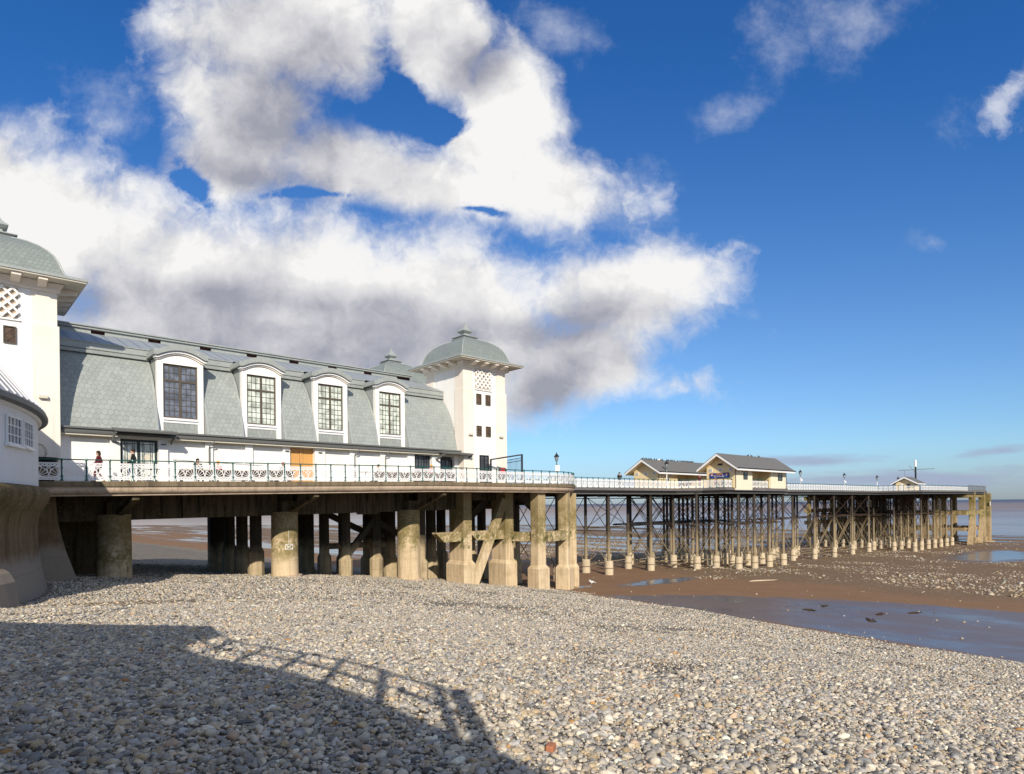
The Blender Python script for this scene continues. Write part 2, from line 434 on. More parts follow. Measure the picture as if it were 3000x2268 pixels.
w = bpy.data.worlds.new('World'); scene.world = w; w.use_nodes = True
w.cycles.sampling_method = 'MANUAL'; w.cycles.sample_map_resolution = 512
t = NT(w.node_tree); t.n.clear()
out = t.node('ShaderNodeOutputWorld'); bg = t.node('ShaderNodeBackground'); t.l.new(bg.outputs[0], out.inputs[0])
sky = t.node('ShaderNodeTexSky'); sky.sky_type = 'NISHITA'; sky.sun_disc = False
sky.sun_elevation = R(28); sky.sun_rotation = math.atan2(SUN.x, SUN.y); sky.air_density = 1.0; sky.dust_density = .4; sky.ozone_density = 2.5
STR = .15
ZENTINT = (.17, .52, .93, 1); HORTINT = (.50, .67, .86, 1); LOWTINT = (.40, .50, .74, 1)
bg.inputs[1].default_value = STR
d = t.node('ShaderNodeTexCoord').outputs['Generated']
X = t.vm('DOT_PRODUCT', d, tuple(right), out=1); Y = t.m('MAXIMUM', t.vm('DOT_PRODUCT', d, tuple(fwd), out=1), .06); Z = t.sep(d)[2]
px = t.m('DIVIDE', X, Y); pz = t.m('DIVIDE', Z, Y)        # tangent-plane direction of the part of the sky over the pier
P = t.comb(px, pz, 0)
def n2(vec, scale, detail, rough=.6, dist=0, off=0.0, out=0):
    n = t.node('ShaderNodeTexNoise', noise_dimensions='2D')
    t.put(n.inputs['Vector'], t.vm('ADD', vec, (off, off*.7, 0)) if off else vec); t.put(n.inputs['Scale'], scale); t.put(n.inputs['Detail'], detail); t.put(n.inputs['Roughness'], rough); t.put(n.inputs['Distortion'], dist)
    return n.outputs[out]
wx = t.vm('SUBTRACT', n2(P, 3.2, 2, .5, 0, 3.0, out=1), (.5, .5, .5))
Pw = t.vm('ADD', P, t.vm('MULTIPLY', wx, (.10, .08, 0)))
def C2(x, y): return ((x*1.3562-1500)/1850, (1479-y*1.3562)/1850)
def feats(v):
    q = t.sep(v); x, y = q[0], q[1]
    return t.comb(t.m('MULTIPLY', x, x), t.m('MULTIPLY', x, y), t.m('MULTIPLY', y, y)), t.comb(x, y, 1.0)
FW, FP = feats(Pw), feats(P)
def blob(cx, cy, rx, ry, rot=0, src=None):
    """1 - elliptical distance, as a quadratic in the sky coordinates"""
    x0, y0 = C2(cx, cy); rx, ry = rx*1.3562/1850, ry*1.3562/1850; c, s_ = math.cos(-R(rot)), math.sin(-R(rot))
    ux, uy = c/rx, s_/rx; vx, vy = -s_/ry, c/ry; u0 = -(ux*x0+uy*y0); v0 = -(vx*x0+vy*y0)
    a = (ux*ux+vx*vx, 2*(ux*uy+vx*vy), uy*uy+vy*vy); b = (2*(ux*u0+vx*v0), 2*(uy*u0+vy*v0), u0*u0+v0*v0)
    f = FP if src is not None else FW
    q = t.m('ADD', t.vm('DOT_PRODUCT', f[0], a, out=1), t.vm('DOT_PRODUCT', f[1], b, out=1))
    return t.m('SUBTRACT', 1, t.m('SQRT', t.m('MAXIMUM', q, 0)))
def blobs(lst, src=None, k=.2):
    a = blob(*lst[0], src=src)
    for b in lst[1:]: a = t.m('SMOOTH_MAX', a, blob(*b, src=src), k)
    return a
den = blobs([(100,500,400,225,14),(500,680,600,265,8),(960,690,470,215,8),(1330,630,290,130,4),(1230,790,210,120,-22),(1455,600,105,48,-20),
        (520,270,190,210,15),(620,70,270,170,0),(960,60,170,130,35),(1130,220,105,170,-28),(1170,410,180,120,20),(830,360,350,90,14),(1080,320,110,70,0),(430,860,640,180,0)])
ng = blobs([(885,185,80,38,55),(985,265,75,35,30),(425,395,65,28,38),(700,415,130,14,-2),(1040,455,45,9,10)], k=.05)
curl = t.vm('MULTIPLY', t.vm('SUBTRACT', n2(P, 11, 4, .6, 0, 21.0, out=1), (.5, .5, .5)), (.055, .04, 0)); Pc = t.vm('ADD', P, curl)
fb = n2(Pc, 4.2, 8, .60); fbb = n2(P, 2.4, 5, .55, 0, 5.0)
hf = n2(Pc, 12, 7, .62, 0, 9.0)
B = t.m('SUBTRACT', t.m('MINIMUM', t.m('MULTIPLY', den, 1.7), 1.15), t.m('MULTIPLY', t.m('POWER', t.m('MAXIMUM', t.m('ADD', t.m('ADD', ng, .24), t.m('MULTIPLY', t.m('SUBTRACT', n2(Pc, 9, 7, .62, 0, 14.0), .5), 3.6)), 0), 1.5), 1.1))

dn = t.m('ADD', B, t.m('ADD', t.m('MULTIPLY', t.m('SUBTRACT', fb, .5), 1.9), t.m('MULTIPLY', t.m('SUBTRACT', hf, .5), 1.15)))
mask = t.m('POWER', t.ss(dn, -.22, .80), .9)
wis = blobs([(1590,235,120,55,-15),(1790,60,190,110,-20),(2155,225,150,80,-38),(1225,70,90,70,20),(1500,850,75,50,0),(2010,535,55,35,0),(1375,425,110,75,-30),(1640,690,60,40,0),(250,190,120,90,25),(40,260,80,60,30)])
wn = n2(t.scale(P, 1, 1.1, 1), 6, 8, .66, 0, 2.0)
wmask = t.m('MULTIPLY', t.ss(t.m('ADD', t.m('MULTIPLY', wis, .75), t.m('MULTIPLY', t.m('SUBTRACT', wn, .5), 3.4)), .02, 1.9), .55)
w2 = blobs([(1505,845,85,52,20),(2190,225,130,60,-42),(1400,430,70,50,-30),(1540,560,90,40,-15)])
w2m = t.m('MULTIPLY', t.ss(t.m('ADD', w2, t.m('ADD', t.m('MULTIPLY', t.m('SUBTRACT', hf, .5), 2.6), t.m('MULTIPLY', t.m('SUBTRACT', wn, .5), 1.6))), .10, 1.25), .8)
wmask = t.m('MAXIMUM', wmask, w2m)
lw = blobs([(1760,1005,200,18,0),(1980,1050,360,34,0),(2160,985,130,14,-4),(1460,1055,330,26,0)], src=P)
ln_ = n2(t.scale(P, 1.2, 9, 1), 5, 6, .6)
lmask = t.m('MULTIPLY', t.ss(t.m('ADD', lw, t.m('MULTIPLY', t.m('SUBTRACT', ln_, .5), 1.8)), -.1, .9), .8)
# cloud light: bright upper edges, mauve-grey undersides
fb2 = n2(t.vm('ADD', Pc, (.03, -.055, 0)), 4.2, 6, .60)
rel = t.m('SUBTRACT', fb, fb2)
dark = blobs([(640,660,450,60,6),(640,760,700,150,2),(1150,710,300,60,-6),(1190,850,220,70,-24),(600,190,280,190,15),(130,640,240,60,10),(560,370,250,50,10),(1060,130,90,80,0)], k=.3)
dk = t.ss(t.m('ADD', dark, t.m('MULTIPLY', t.m('SUBTRACT', fbb, .5), 1.3)), -.5, 1.0)
lum = t.m('ADD', t.m('SUBTRACT', .95, t.m('MULTIPLY', dk, .74)), t.m('MULTIPLY', rel, 1.55))
lum = t.m('ADD', lum, t.m('MULTIPLY', t.m('SUBTRACT', hf, .5), .30))
rampn = t.node('ShaderNodeValToRGB'); t.put(rampn.inputs[0], lum)
el = rampn.color_ramp.elements
el[0].position = .12; el[0].color = (.35, .36, .43, 1); el[1].position = 1.0; el[1].color = (.93, .92, .91, 1)
e = el.new(.42); e.color = (.53, .53, .58, 1); e = el.new(.70); e.color = (.72, .72, .74, 1); e = el.new(.86); e.color = (.82, .81, .81, 1)
cl = t.vm('MULTIPLY', rampn.outputs[0], (1/STR,)*3)
# blue of the sky: the Nishita sky, richened towards the zenith and hazier near the sea
hz = t.ss(pz, .05, .80)
tint = t.mix(hz, HORTINT, ZENTINT)
tint = t.mix(t.ss(pz, .10, .0), tint, LOWTINT)
skc = t.mix(1.0, sky.outputs[0], tint, 'MULTIPLY')
c1 = t.mix(lmask, skc, (.36/STR, .41/STR, .57/STR, 1))
c1 = t.mix(wmask, c1, (.74/STR, .77/STR, .85/STR, 1))
infront = t.ss(t.vm('DOT_PRODUCT', d, tuple(fwd), out=1), .05, .2)
c2 = t.mix(t.m('MULTIPLY', mask, infront), c1, cl)
behind = t.m('MULTIPLY', t.m('SUBTRACT', 1, infront), t.ss(t.noise(d, 2.2, 4, .6), .36, .56))
c2 = t.mix(behind, c2, (.62/STR, .67/STR, .78/STR, 1))  # unseen cloud cover behind the viewer, added brightness fills the shadows
t.l.new(c2, bg.inputs[0])

# ------------------------------------------------------------------ ground, water
def stretch(a, b, d0, grow, both=False):
    v = [a]; d = d0
    while v[-1] < b: v.append(v[-1]+d); d *= grow
    return v
ss_ = list(-np.array(stretch(0, 90, .6, 1.12))[::-1])[:-1]+list(np.arange(0, 48, .45))+stretch(48, 120, .8, 1.02)+stretch(122, 520, 2, 1.05)
tt_ = list(-np.array(stretch(0, 120, .6, 1.1))[::-1])[:-1]+list(np.arange(0, 50, .5))+stretch(50, 1500, .8, 1.04)
SS, TT = np.meshgrid(np.array(ss_), np.array(tt_))
ZZ = gz(SS, TT)
gv = np.stack([SS.ravel(), TT.ravel(), ZZ.ravel()], 1)
nx = len(ss_); ny = len(tt_)
ia = (np.arange(ny-1)[:, None]*nx+np.arange(nx-1)[None, :]).ravel()
gf = np.stack([ia, ia+1, ia+nx+1, ia+nx], 1)
def npmesh(name, verts, faces, mat, smooth=True):
    me = bpy.data.meshes.new(name); k = faces.shape[1]
    me.vertices.add(len(verts)); me.vertices.foreach_set('co', verts.astype(np.float32).ravel())
    me.loops.add(faces.size); me.loops.foreach_set('vertex_index', faces.astype(np.int32).ravel())
    me.polygons.add(len(faces)); me.polygons.foreach_set('loop_start', np.arange(0, faces.size, k, dtype=np.int32))
    me.polygons.foreach_set('use_smooth', np.full(len(faces), smooth))
    me.update(); me.validate(); me.materials.append(mat)
    o = bpy.data.objects.new(name, me); COL.objects.link(o); return o

gm, t = newmat('beach_ground'); p = t.pos(); xyz = t.sep(p); x, y = xyz[0], xyz[1]
wv = t.noise(p, .35, 5, .6); wv2 = t.noise(p, 2.5, 4, .6)
q = t.m('SUBTRACT', x, t.m('ADD', 36.9, t.m('MULTIPLY', t.m('MINIMUM', t.m('MAXIMUM', y, -30), 45), .15)))
q = t.m('ADD', q, t.m('MULTIPLY', t.m('MAXIMUM', t.m('SUBTRACT', y, 45), 0), .06))
q = t.m('ADD', q, t.m('ADD', t.m('MULTIPLY', t.m('SUBTRACT', wv, .5), 1.6), t.m('MULTIPLY', t.m('SUBTRACT', wv2, .5), .8)))
sandk = t.ss(q, -.3, .5)
# shingle between the modelled stones
v1 = t.vor(t.scale(p, 1, 1, .3), 13); v2 = t.vor(t.scale(p, 1, 1, .3), 24)
stone = t.node('ShaderNodeValToRGB'); t.put(stone.inputs[0], t.sep(v1[1])[0])
el = stone.color_ramp.elements; el[0].position = 0; el[0].color = (.22, .21, .20, 1); el[1].position = 1; el[1].color = (.72, .66, .55, 1)
for ps, c in ((.25, (.38, .36, .33, 1)), (.5, (.52, .48, .41, 1)), (.75, (.60, .51, .38, 1))): e = el.new(ps); e.color = c
pebc = t.mix(1.0, stone.outputs[0], (.80, .78, .74, 1), 'MULTIPLY'); pebc = t.mix(t.ss(v1[0], .30, .65), pebc, (.07, .058, .045, 1))
pebc = t.mix(t.m('MULTIPLY', t.ss(t.noise(t.scale(p, .5, 1, 1), .5, 5, .65), .56, .7), .8), pebc, t.mix(t.noise(p, 6, 3), (.20, .14, .085, 1), (.30, .22, .14, 1)))
mp_ = t.node('ShaderNodeMapping', vector_type='TEXTURE'); t.put(mp_.inputs[0], t.scale(p, 1, 1, 0)); mp_.inputs[1].default_value = (4.9, 27, 0); mp_.inputs[3].default_value = (4.2, 2.0, 1)
pebc = t.mix(t.m('MULTIPLY', t.ss(t.m('ADD', t.vm('LENGTH', mp_.outputs[0], out=1), t.m('MULTIPLY', t.m('SUBTRACT', wv2, .5), 1.2)), 1.1, .6), .85), pebc, t.mix(t.noise(t.scale(p, 4, 1.2, 1), 2, 5, .7), (.15, .095, .05, 1), (.36, .26, .16, 1)))
# wet brown sand and mud
rip = t.node('ShaderNodeTexWave', wave_type='BANDS', bands_direction='DIAGONAL'); t.put(rip.inputs['Vector'], t.scale(p, 1, -.6, 1)); rip.inputs['Scale'].default_value = 2.2; rip.inputs['Distortion'].default_value = 5; rip.inputs['Detail'].default_value = 3
mudn = t.noise(t.scale(p, 1, .45, 1), .6, 6, .6); mf = t.noise(p, 9, 4, .6)
mud = t.mix(mudn, (.19, .105, .055, 1), (.27, .165, .094, 1)); mud = t.mix(t.m('MULTIPLY', t.ss(mf, .5, .75), .3), mud, (.13, .075, .045, 1))
def band(v, a, b, soft): return t.m('MULTIPLY', t.ss(v, a-soft, a+soft), t.m('SUBTRACT', 1, t.ss(v, b-soft, b+soft)))
# the wet hollow along the foot of the shingle (outer edge swings in towards the pier)
edge = t.m('SUBTRACT', 59.5, t.m('MULTIPLY', t.m('POWER', t.m('MAXIMUM', t.m('SUBTRACT', y, 8), 0), 2), .022))
qn = t.m('ADD', x, t.m('MULTIPLY', t.m('SUBTRACT', mudn, .5), 7))
hollow = t.m('MULTIPLY', t.ss(t.m('SUBTRACT', edge, qn), -.8, 1.2), t.ss(q, .2, 1.5))
hollow = t.m('MULTIPLY', hollow, t.ss(y, 38, 33))
def pud(cx, cy, rx, ry):
    mp = t.node('ShaderNodeMapping', vector_type='TEXTURE'); t.put(mp.inputs[0], t.scale(p, 1, 1, 0)); mp.inputs[1].default_value = (cx, cy, 0); mp.inputs[3].default_value = (rx, ry, 1)
    return t.ss(t.m('ADD', t.vm('LENGTH', mp.outputs[0], out=1), t.m('MULTIPLY', t.m('SUBTRACT', mudn, .5), 1.9)), 1.35, .72)
pools = t.m('MAXIMUM', pud(56.5, 38.3, 6.2, 1.6), t.m('MAXIMUM', pud(150, 26, 19, 6), pud(46.5, 40.5, 1.6, .5)))
far = t.noise(t.scale(p, .10, .016, 1), 1.0, 9, .68, .3)
farwet = t.m('MULTIPLY', t.ss(far, .46, .57), t.m('MAXIMUM', t.ss(x, 175, 200), t.m('MAXIMUM', t.ss(y, 62, 78), 0)))
farwet = t.m('MULTIPLY', farwet, t.ss(q, 3, 9))
wet = t.m('MAXIMUM', pools, farwet)
sheen = t.m('MAXIMUM', wet, t.m('MULTIPLY', hollow, t.m('ADD', .70, t.m('MULTIPLY', t.ss(t.noise(t.scale(p, 1, .5, 1), .22, 6, .65), .40, .68), .30))))
# stony foreshore
rb = t.m('SUBTRACT', x, t.m('ADD', 66, t.m('MULTIPLY', t.m('SUBTRACT', t.noise(t.scale(p, 1, .6, 1), .12, 4), .5), 12)))
rocky = t.m('MULTIPLY', t.ss(rb, -1, 2), t.m('SUBTRACT', 1, t.m('MULTIPLY', wet, .9)))
rv = t.vor(t.scale(p, 1, 1, .2), 3.2); rv2 = t.vor(t.scale(p, 1, 1, .2), 7.5)
patch = t.noise(t.scale(p, .55, .9, 1), .38, 6, .7)
rk = t.m('MULTIPLY', t.m('MAXIMUM', t.ss(rv2[0], .42, .22), t.m('MULTIPLY', t.ss(rv[0], .35, .2), t.ss(t.sep(rv[1])[0], .5, .6))), t.ss(patch, .40, .56))
rk = t.m('MULTIPLY', rk, rocky)
rockc = t.mix(t.sep(rv2[1])[1], (.20, .14, .09, 1), (.44, .36, .25, 1))
mud2 = t.mix(rocky, mud, t.mix(t.noise(p, 3, 5, .7), (.12, .07, .04, 1), (.25, .17, .10, 1)))
sand = t.mix(rk, mud2, rockc)
sand = t.mix(t.m('MULTIPLY', sheen, .8), sand, (.098, .084, .080, 1))
# dark seaweed strands on the wet sand
wd = t.ss(t.noise(t.scale(p, .7, 3.2, 1), 1.1, 8, .75), .70, .74)
sand = t.mix(t.m('MULTIPLY', t.m('MULTIPLY', wd, hollow), .8), sand, (.03, .02, .012, 1))
setb(t, Base_Color=t.mix(sandk, pebc, sand))
rough = t.mixf(sheen, .95, .20); rough = t.mixf(sandk, .9, rough)
setb(t, Roughness=rough, Specular_IOR_Level=t.mixf(t.m('MULTIPLY', sheen, sandk), .15, 1.0))
bh = t.m('MULTIPLY', t.m('SUBTRACT', 1, v1[0]), .02)
b1 = t.bump(t.mixf(.4, t.m('SUBTRACT', 1, v1[0]), t.m('SUBTRACT', 1, v2[0])), .9, .035)
hs = t.m('ADD', t.m('MULTIPLY', rip.outputs[1], .12), t.m('ADD', t.m('MULTIPLY', mf, .35), t.m('MULTIPLY', rk, 3.0)))
b2 = t.bump(hs, t.mixf(sheen, .6, .035), .05)
mixn = t.node('ShaderNodeMix', data_type='VECTOR'); t.put(mixn.inputs[0], sandk); t.put(mixn.inputs[4], b1); t.put(mixn.inputs[5], b2)
setb(t, Normal=mixn.outputs[1])
ground = npmesh('ground', gv, gf, gm); tag(ground, 'shingle beach running down to brown wet sand and stony foreshore', kind='structure')

wm, t = newmat('sea_water'); p = t.pos(); x, y = t.sep(p)[0], t.sep(p)[1]
dd = t.vm('LENGTH', p, out=1)
n1 = t.noise(t.scale(p, .25, .08, 1), 1.0, 5, .6); n2 = t.noise(t.scale(p, .5, .5, 1), 1.2, 4, .6)
wc = t.mix(t.ss(t.noise(t.scale(p, .012, .004, 1), 1, 5, .6), .35, .65), (.22, .17, .145, 1), (.30, .235, .20, 1))
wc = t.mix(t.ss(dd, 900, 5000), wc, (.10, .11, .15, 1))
setb(t, Base_Color=wc, Roughness=t.mixf(t.ss(dd, 200, 1500), .22, .5), Specular_IOR_Level=.28, IOR=1.33,
     Normal=t.bump(t.mixf(.5, n1, n2), t.mixf(t.ss(dd, 150, 700), .35, .8), .3))
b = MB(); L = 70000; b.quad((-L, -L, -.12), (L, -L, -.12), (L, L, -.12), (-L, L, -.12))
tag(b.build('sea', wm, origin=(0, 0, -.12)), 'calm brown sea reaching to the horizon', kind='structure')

# ------------------------------------------------------------------ shingle stones
def ico(sub):
    bm = bmesh.new(); bmesh.ops.create_icosphere(bm, subdivisions=sub, radius=1)
    v = np.array([list(q.co) for q in bm.verts]); f = np.array([[q.index for q in fc.verts] for fc in bm.faces]); bm.free(); return v, f
PAL = np.array([(.42,.40,.37),(.60,.56,.48),(.30,.31,.32),(.52,.43,.30),(.54,.42,.33),(.76,.72,.64),(.15,.15,.155),(.48,.48,.49),(.68,.61,.50),(.56,.33,.14)])
PW = np.array([.21,.19,.12,.09,.045,.07,.06,.12,.09,.005])
def stones(name, pts, rad, sub, seed, palw=PW, tint=1.0, flat=(.42, .72), sink=.25):
    r = np.random.default_rng(seed); bv, bf = ico(sub); nv = len(bv); n = len(pts); var = 24
    protos = []
    for k in range(var):
        v = bv.copy()
        for _ in range(5):       # a few planes knock corners off
            nrm = r.normal(size=3); nrm /= np.linalg.norm(nrm); cut = r.uniform(.45, .85)
            dd = v@nrm; v = v-np.outer(np.clip(dd-cut, 0, None), nrm)*.9
        v += r.normal(size=v.shape)*.05; protos.append(v)
    protos = np.array(protos); pi_ = r.integers(0, var, n); V = protos[pi_]
    a = rad; sc = np.stack([a*r.uniform(.85, 1.4, n), a*r.uniform(.6, 1.0, n), a*r.uniform(*flat, n)], 1)
    V = V*sc[:, None, :]
    th = r.uniform(0, 2*np.pi, n); tx = r.normal(0, .28, n); ty = r.normal(0, .28, n)
    def rot(V, ang, i, j):
        c, s_ = np.cos(ang)[:, None], np.sin(ang)[:, None]; A, B = V[:, :, i].copy(), V[:, :, j].copy()
        V[:, :, i] = A*c-B*s_; V[:, :, j] = A*s_+B*c
    rot(V, tx, 1, 2); rot(V, ty, 0, 2); rot(V, th, 0, 1)
    z = gz(pts[:, 0], pts[:, 1])+sc[:, 2]*(1-2*sink)*r.uniform(.4, 1.4, n)
    V += np.stack([pts[:, 0], pts[:, 1], z], 1)[:, None, :]
    F = (bf[None]+(np.arange(n)*nv)[:, None, None]).reshape(-1, 3)
    o = npmesh(name, V.reshape(-1, 3), F, M['stone'], True)
    ci = r.choice(len(PAL), n, p=palw/palw.sum()); c = np.clip(PAL[ci]*r.uniform(.72, 1.18, (n, 1))*tint*np.array([.99, .95, .875]), 0, .78)
    at = o.data.color_attributes.new('Col', 'FLOAT_COLOR', 'POINT')
    cc = np.ones((n, nv, 4), np.float32); cc[:, :, :3] = c[:, None, :]; at.data.foreach_set('color', cc.ravel())
    return o
sm, t = newmat('beach_stone'); p = t.pos()
at = t.node('ShaderNodeAttribute', attribute_name='Col').outputs['Color']
n1 = t.noise(p, 38, 5, .7); n2 = t.noise(p, 150, 3, .6)
c = t.mix(t.ss(n1, .35, .7), at, t.mix(1.0, at, (.72, .70, .68, 1), 'MULTIPLY')); 
setb(t, Base_Color=c, Roughness=.75, Specular_IOR_Level=.25, Normal=t.bump(t.mixf(.5, n1, n2), .35, .004))
M['stone'] = sm
def view_pts(n, d0, d1, seed, pw=1.0, rx=(-.86, .86)):
    """random ground points inside the visible wedge, density falling with distance"""
    r = np.random.default_rng(seed)
    u = r.uniform(0, 1, n); dd = (d0**(2-pw)+(d1**(2-pw)-d0**(2-pw))*u)**(1/(2-pw)); rr = r.uniform(*rx, n)
    X, Y = rr*dd, dd
    return np.stack([X*SA+Y*CA, -X*CA+Y*SA], 1), dd
def clearof(P):
    s, t_ = P[:, 0], P[:, 1]
    k = np.ones(len(P), bool)
    k &= ~((np.hypot(s+17.7, t_-37.8) < 22.0) & (t_ > 20))
    k &= ~((s < 6) & (t_ > 40))
    e_ = np.hypot((s-4.9-.25*(t_-27))/3.6, (t_-27)/1.5)+vnoise(s, t_, .9, 31)*.7
    k &= ~((e_ < 1) & (np.modf(np.abs(np.sin(s*91.7+t_*37.3)*4375.5))[0] < .86))
    k &= ~((s < -.5) & (t_ < 14))
    return k
def beach_only(P, seed, soft=.7):
    r = np.random.default_rng(seed); q = P[:, 0]-toe(P[:, 1])+vnoise(P[:, 0], P[:, 1], 2.0, 5)*1.6
    return (q+np.abs(r.normal(0, soft, len(P)))*-1 < 0)
# sandy patches carry fewer stones
def patchy(P, seed, amt=.75):
    r = np.random.default_rng(seed); f = vnoise(P[:, 0]*.7, P[:, 1]*1.2, 3.1, 9)+.5*vnoise(P[:, 0], P[:, 1], 1.2, 10)
    return r.uniform(0, 1, len(P)) > np.clip((f-.22)*5, 0, 1)*amt
QS = 1.0
P1, d1 = view_pts(int(80000*QS), 2.0, 9, 1, .9, (-1.05, 1.15)); k = clearof(P1) & patchy(P1, 2, .6)
P1 = P1[k]; r1 = np.clip(rng.lognormal(math.log(.0175), .50, len(P1)), .008, .065)
tag(stones('shingle_near', P1, r1, 2, 21), 'grey and cream rounded shingle stones in the foreground', kind='stuff')
P2, d2 = view_pts(int(250000*QS), 9, 25, 3, .8, (-.9, 1.12)); k = clearof(P2) & beach_only(P2, 4) & patchy(P2, 5)
P2 = P2[k]; r2_ = np.clip(rng.lognormal(math.log(.0235), .45, len(P2)), .012, .085)
tag(stones('shingle_middle', P2, r2_, 1, 22), 'pale shingle stones covering the middle of the beach', kind='stuff')
P3, d3 = view_pts(int(200000*QS), 25, 62, 6, .7); k = clearof(P3) & beach_only(P3, 7, .5) & patchy(P3, 8)
P3 = P3[k]; r3 = np.clip(rng.lognormal(math.log(.036), .40, len(P3)), .018, .10)
tag(stones('shingle_far', P3, r3, 1, 23), 'pale shingle stones up to the piers of the deck', kind='stuff')
# stones on the brown foreshore
P4, d4 = view_pts(60000, 50, 190, 9, .9, (-.2, .86)); s4, t4 = P4[:, 0], P4[:, 1]
f = vnoise(s4*.6, t4*.9, 5, 12)+.6*vnoise(s4, t4, 1.7, 13)
k = (s4 > 67+vnoise(s4, t4, 8, 14)*10) & (rng.uniform(0, 1, len(P4)) < np.clip((f+.12)*2.2, .02, 1)) & (s4 < 230)
k &= ~((np.hypot((s4-150)/19, (t4-26)/6) < 1.05))
P4 = P4[k]; r4 = np.clip(rng.lognormal(math.log(.085), .5, len(P4)), .03, .38)
tag(stones('foreshore_stones', P4, r4, 1, 24, np.array([.1,.2,.0,.35,.1,.06,.02,.02,.2,.01]), .8, (.3, .55)), 'small cream stones strewn over the brown foreshore', kind='stuff')
P5, _ = view_pts(1300, 30, 75, 15, .9, (.0, .86)); q5 = P5[:, 0]-toe(P5[:, 1]); k = (q5 > .3) & (q5 < 32) & (rng.uniform(0, 1, len(P5)) < .12+np.exp(-q5*1.2)*.9)
P5 = P5[k]; tag(stones('stray_stones', P5, np.clip(rng.lognormal(math.log(.05), .4, len(P5)), .03, .16), 1, 25), 'a few stray stones lying on the wet sand', kind='stuff')

# ------------------------------------------------------------------ near deck: outline path, sweep
def deck_path(step=.5):
    pts = [(x, 39.0) for x in np.arange(2.6, 41.0, step)]
    for k in range(19): a = math.pi*.5*k/18; pts.append((41+7.8*math.sin(a), 46.8-7.8*math.cos(a)))
    return pts
def sweep(mb, path, prof, zf, closed_prof=True):
    rows = []
    n = len(path)
    for k, (x, y) in enumerate(path):
        a = path[max(0, k-1)]; b = path[min(n-1, k+1)]; dx, dy = b[0]-a[0], b[1]-a[1]; l = math.hypot(dx, dy); nx_, ny_ = dy/l, -dx/l
        rows.append([(x+nx_*o, y+ny_*o, zf(x)+z) for o, z in prof])
    return mb.loft(rows, cap=True, closed=True)
dp = deck_path()
deck = thing('pier_deck', (22, 46, D(22)), 'wide concrete deck carrying the white pavilion, mossy kerb over a pale curved edge', 'deck')
sweep(MB(), dp, [(.12, -.02), (.14, -.06), (.14, -.30), (-.4, -.30), (-.4, -.02)], D).build('kerb', M['kerb'], deck)
cv = [(.06, -.302), (.06, -.38)]+[(.06-.30*(1-math.cos(a))*1.0+0, -.38-.32*math.sin(a)) for a in np.linspace(.2, 1.45, 6)]+[(-.22, -.78), (-.9, -.78), (-.9, -.302)]
sweep(MB(), dp, cv, D).build('curved_edge', M['cove'], deck, True)
b = MB()
pl = [(x, y) for x, y in deck_path(2)]
inner = [(x-.5 if x > 44 else x, y+.4) for x, y in pl]
poly = inner+[(48.3, 55.2)]+[(41+7.3*math.sin(a), 55.2+7.3*math.cos(a)) for a in np.linspace(math.pi/2, 0, 8)]+[(2.6, 62.5)]
i = len(b.v); n = len(poly)
for zz in (-.72, -.31): b.v += [(x, y, D(x)+zz) for x, y in poly]
for k in range(n): b.f.append((k, (k+1) % n, n+(k+1) % n, n+k))
b.f.append(tuple(range(n))[::-1]); b.f.append(tuple(range(n, 2*n)))
b.build('slab', M['beam'], deck)
b = MB(); b.v = []; 
for k in range(n): pass
b.v = [(x, y, D(x)-.015) for x, y in poly]; b.f = [tuple(range(n))]; b.build('walking_surface', M['deck'], deck)

def Zg(s, t_): return g1(s, t_)-.25
# main edge beam and cross beams under the deck
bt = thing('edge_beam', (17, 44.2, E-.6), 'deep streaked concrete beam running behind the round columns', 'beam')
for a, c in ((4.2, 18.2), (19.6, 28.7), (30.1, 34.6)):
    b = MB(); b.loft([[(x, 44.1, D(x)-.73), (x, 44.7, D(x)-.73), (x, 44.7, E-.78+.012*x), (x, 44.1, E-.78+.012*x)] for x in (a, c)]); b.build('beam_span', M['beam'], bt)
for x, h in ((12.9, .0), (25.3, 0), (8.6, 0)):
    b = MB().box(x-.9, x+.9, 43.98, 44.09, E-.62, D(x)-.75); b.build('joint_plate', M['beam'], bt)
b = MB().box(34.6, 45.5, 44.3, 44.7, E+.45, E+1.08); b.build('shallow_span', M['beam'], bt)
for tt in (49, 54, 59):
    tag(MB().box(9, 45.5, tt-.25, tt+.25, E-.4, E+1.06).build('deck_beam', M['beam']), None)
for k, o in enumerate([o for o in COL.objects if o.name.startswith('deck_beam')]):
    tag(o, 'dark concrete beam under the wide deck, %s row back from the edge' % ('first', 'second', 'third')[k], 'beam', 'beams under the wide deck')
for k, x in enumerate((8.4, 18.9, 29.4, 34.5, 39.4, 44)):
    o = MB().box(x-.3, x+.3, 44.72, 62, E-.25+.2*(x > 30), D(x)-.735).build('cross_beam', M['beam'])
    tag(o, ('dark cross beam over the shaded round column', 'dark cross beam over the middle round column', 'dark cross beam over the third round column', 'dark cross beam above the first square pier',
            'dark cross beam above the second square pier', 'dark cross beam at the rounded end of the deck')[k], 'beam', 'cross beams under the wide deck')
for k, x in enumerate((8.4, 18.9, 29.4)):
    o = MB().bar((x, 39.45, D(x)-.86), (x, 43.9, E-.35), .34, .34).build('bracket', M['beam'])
    tag(o, 'slanting concrete bracket from the deck edge to the %s round column' % ('shaded', 'middle', 'third')[k], 'bracket', 'slanting brackets under the deck edge')

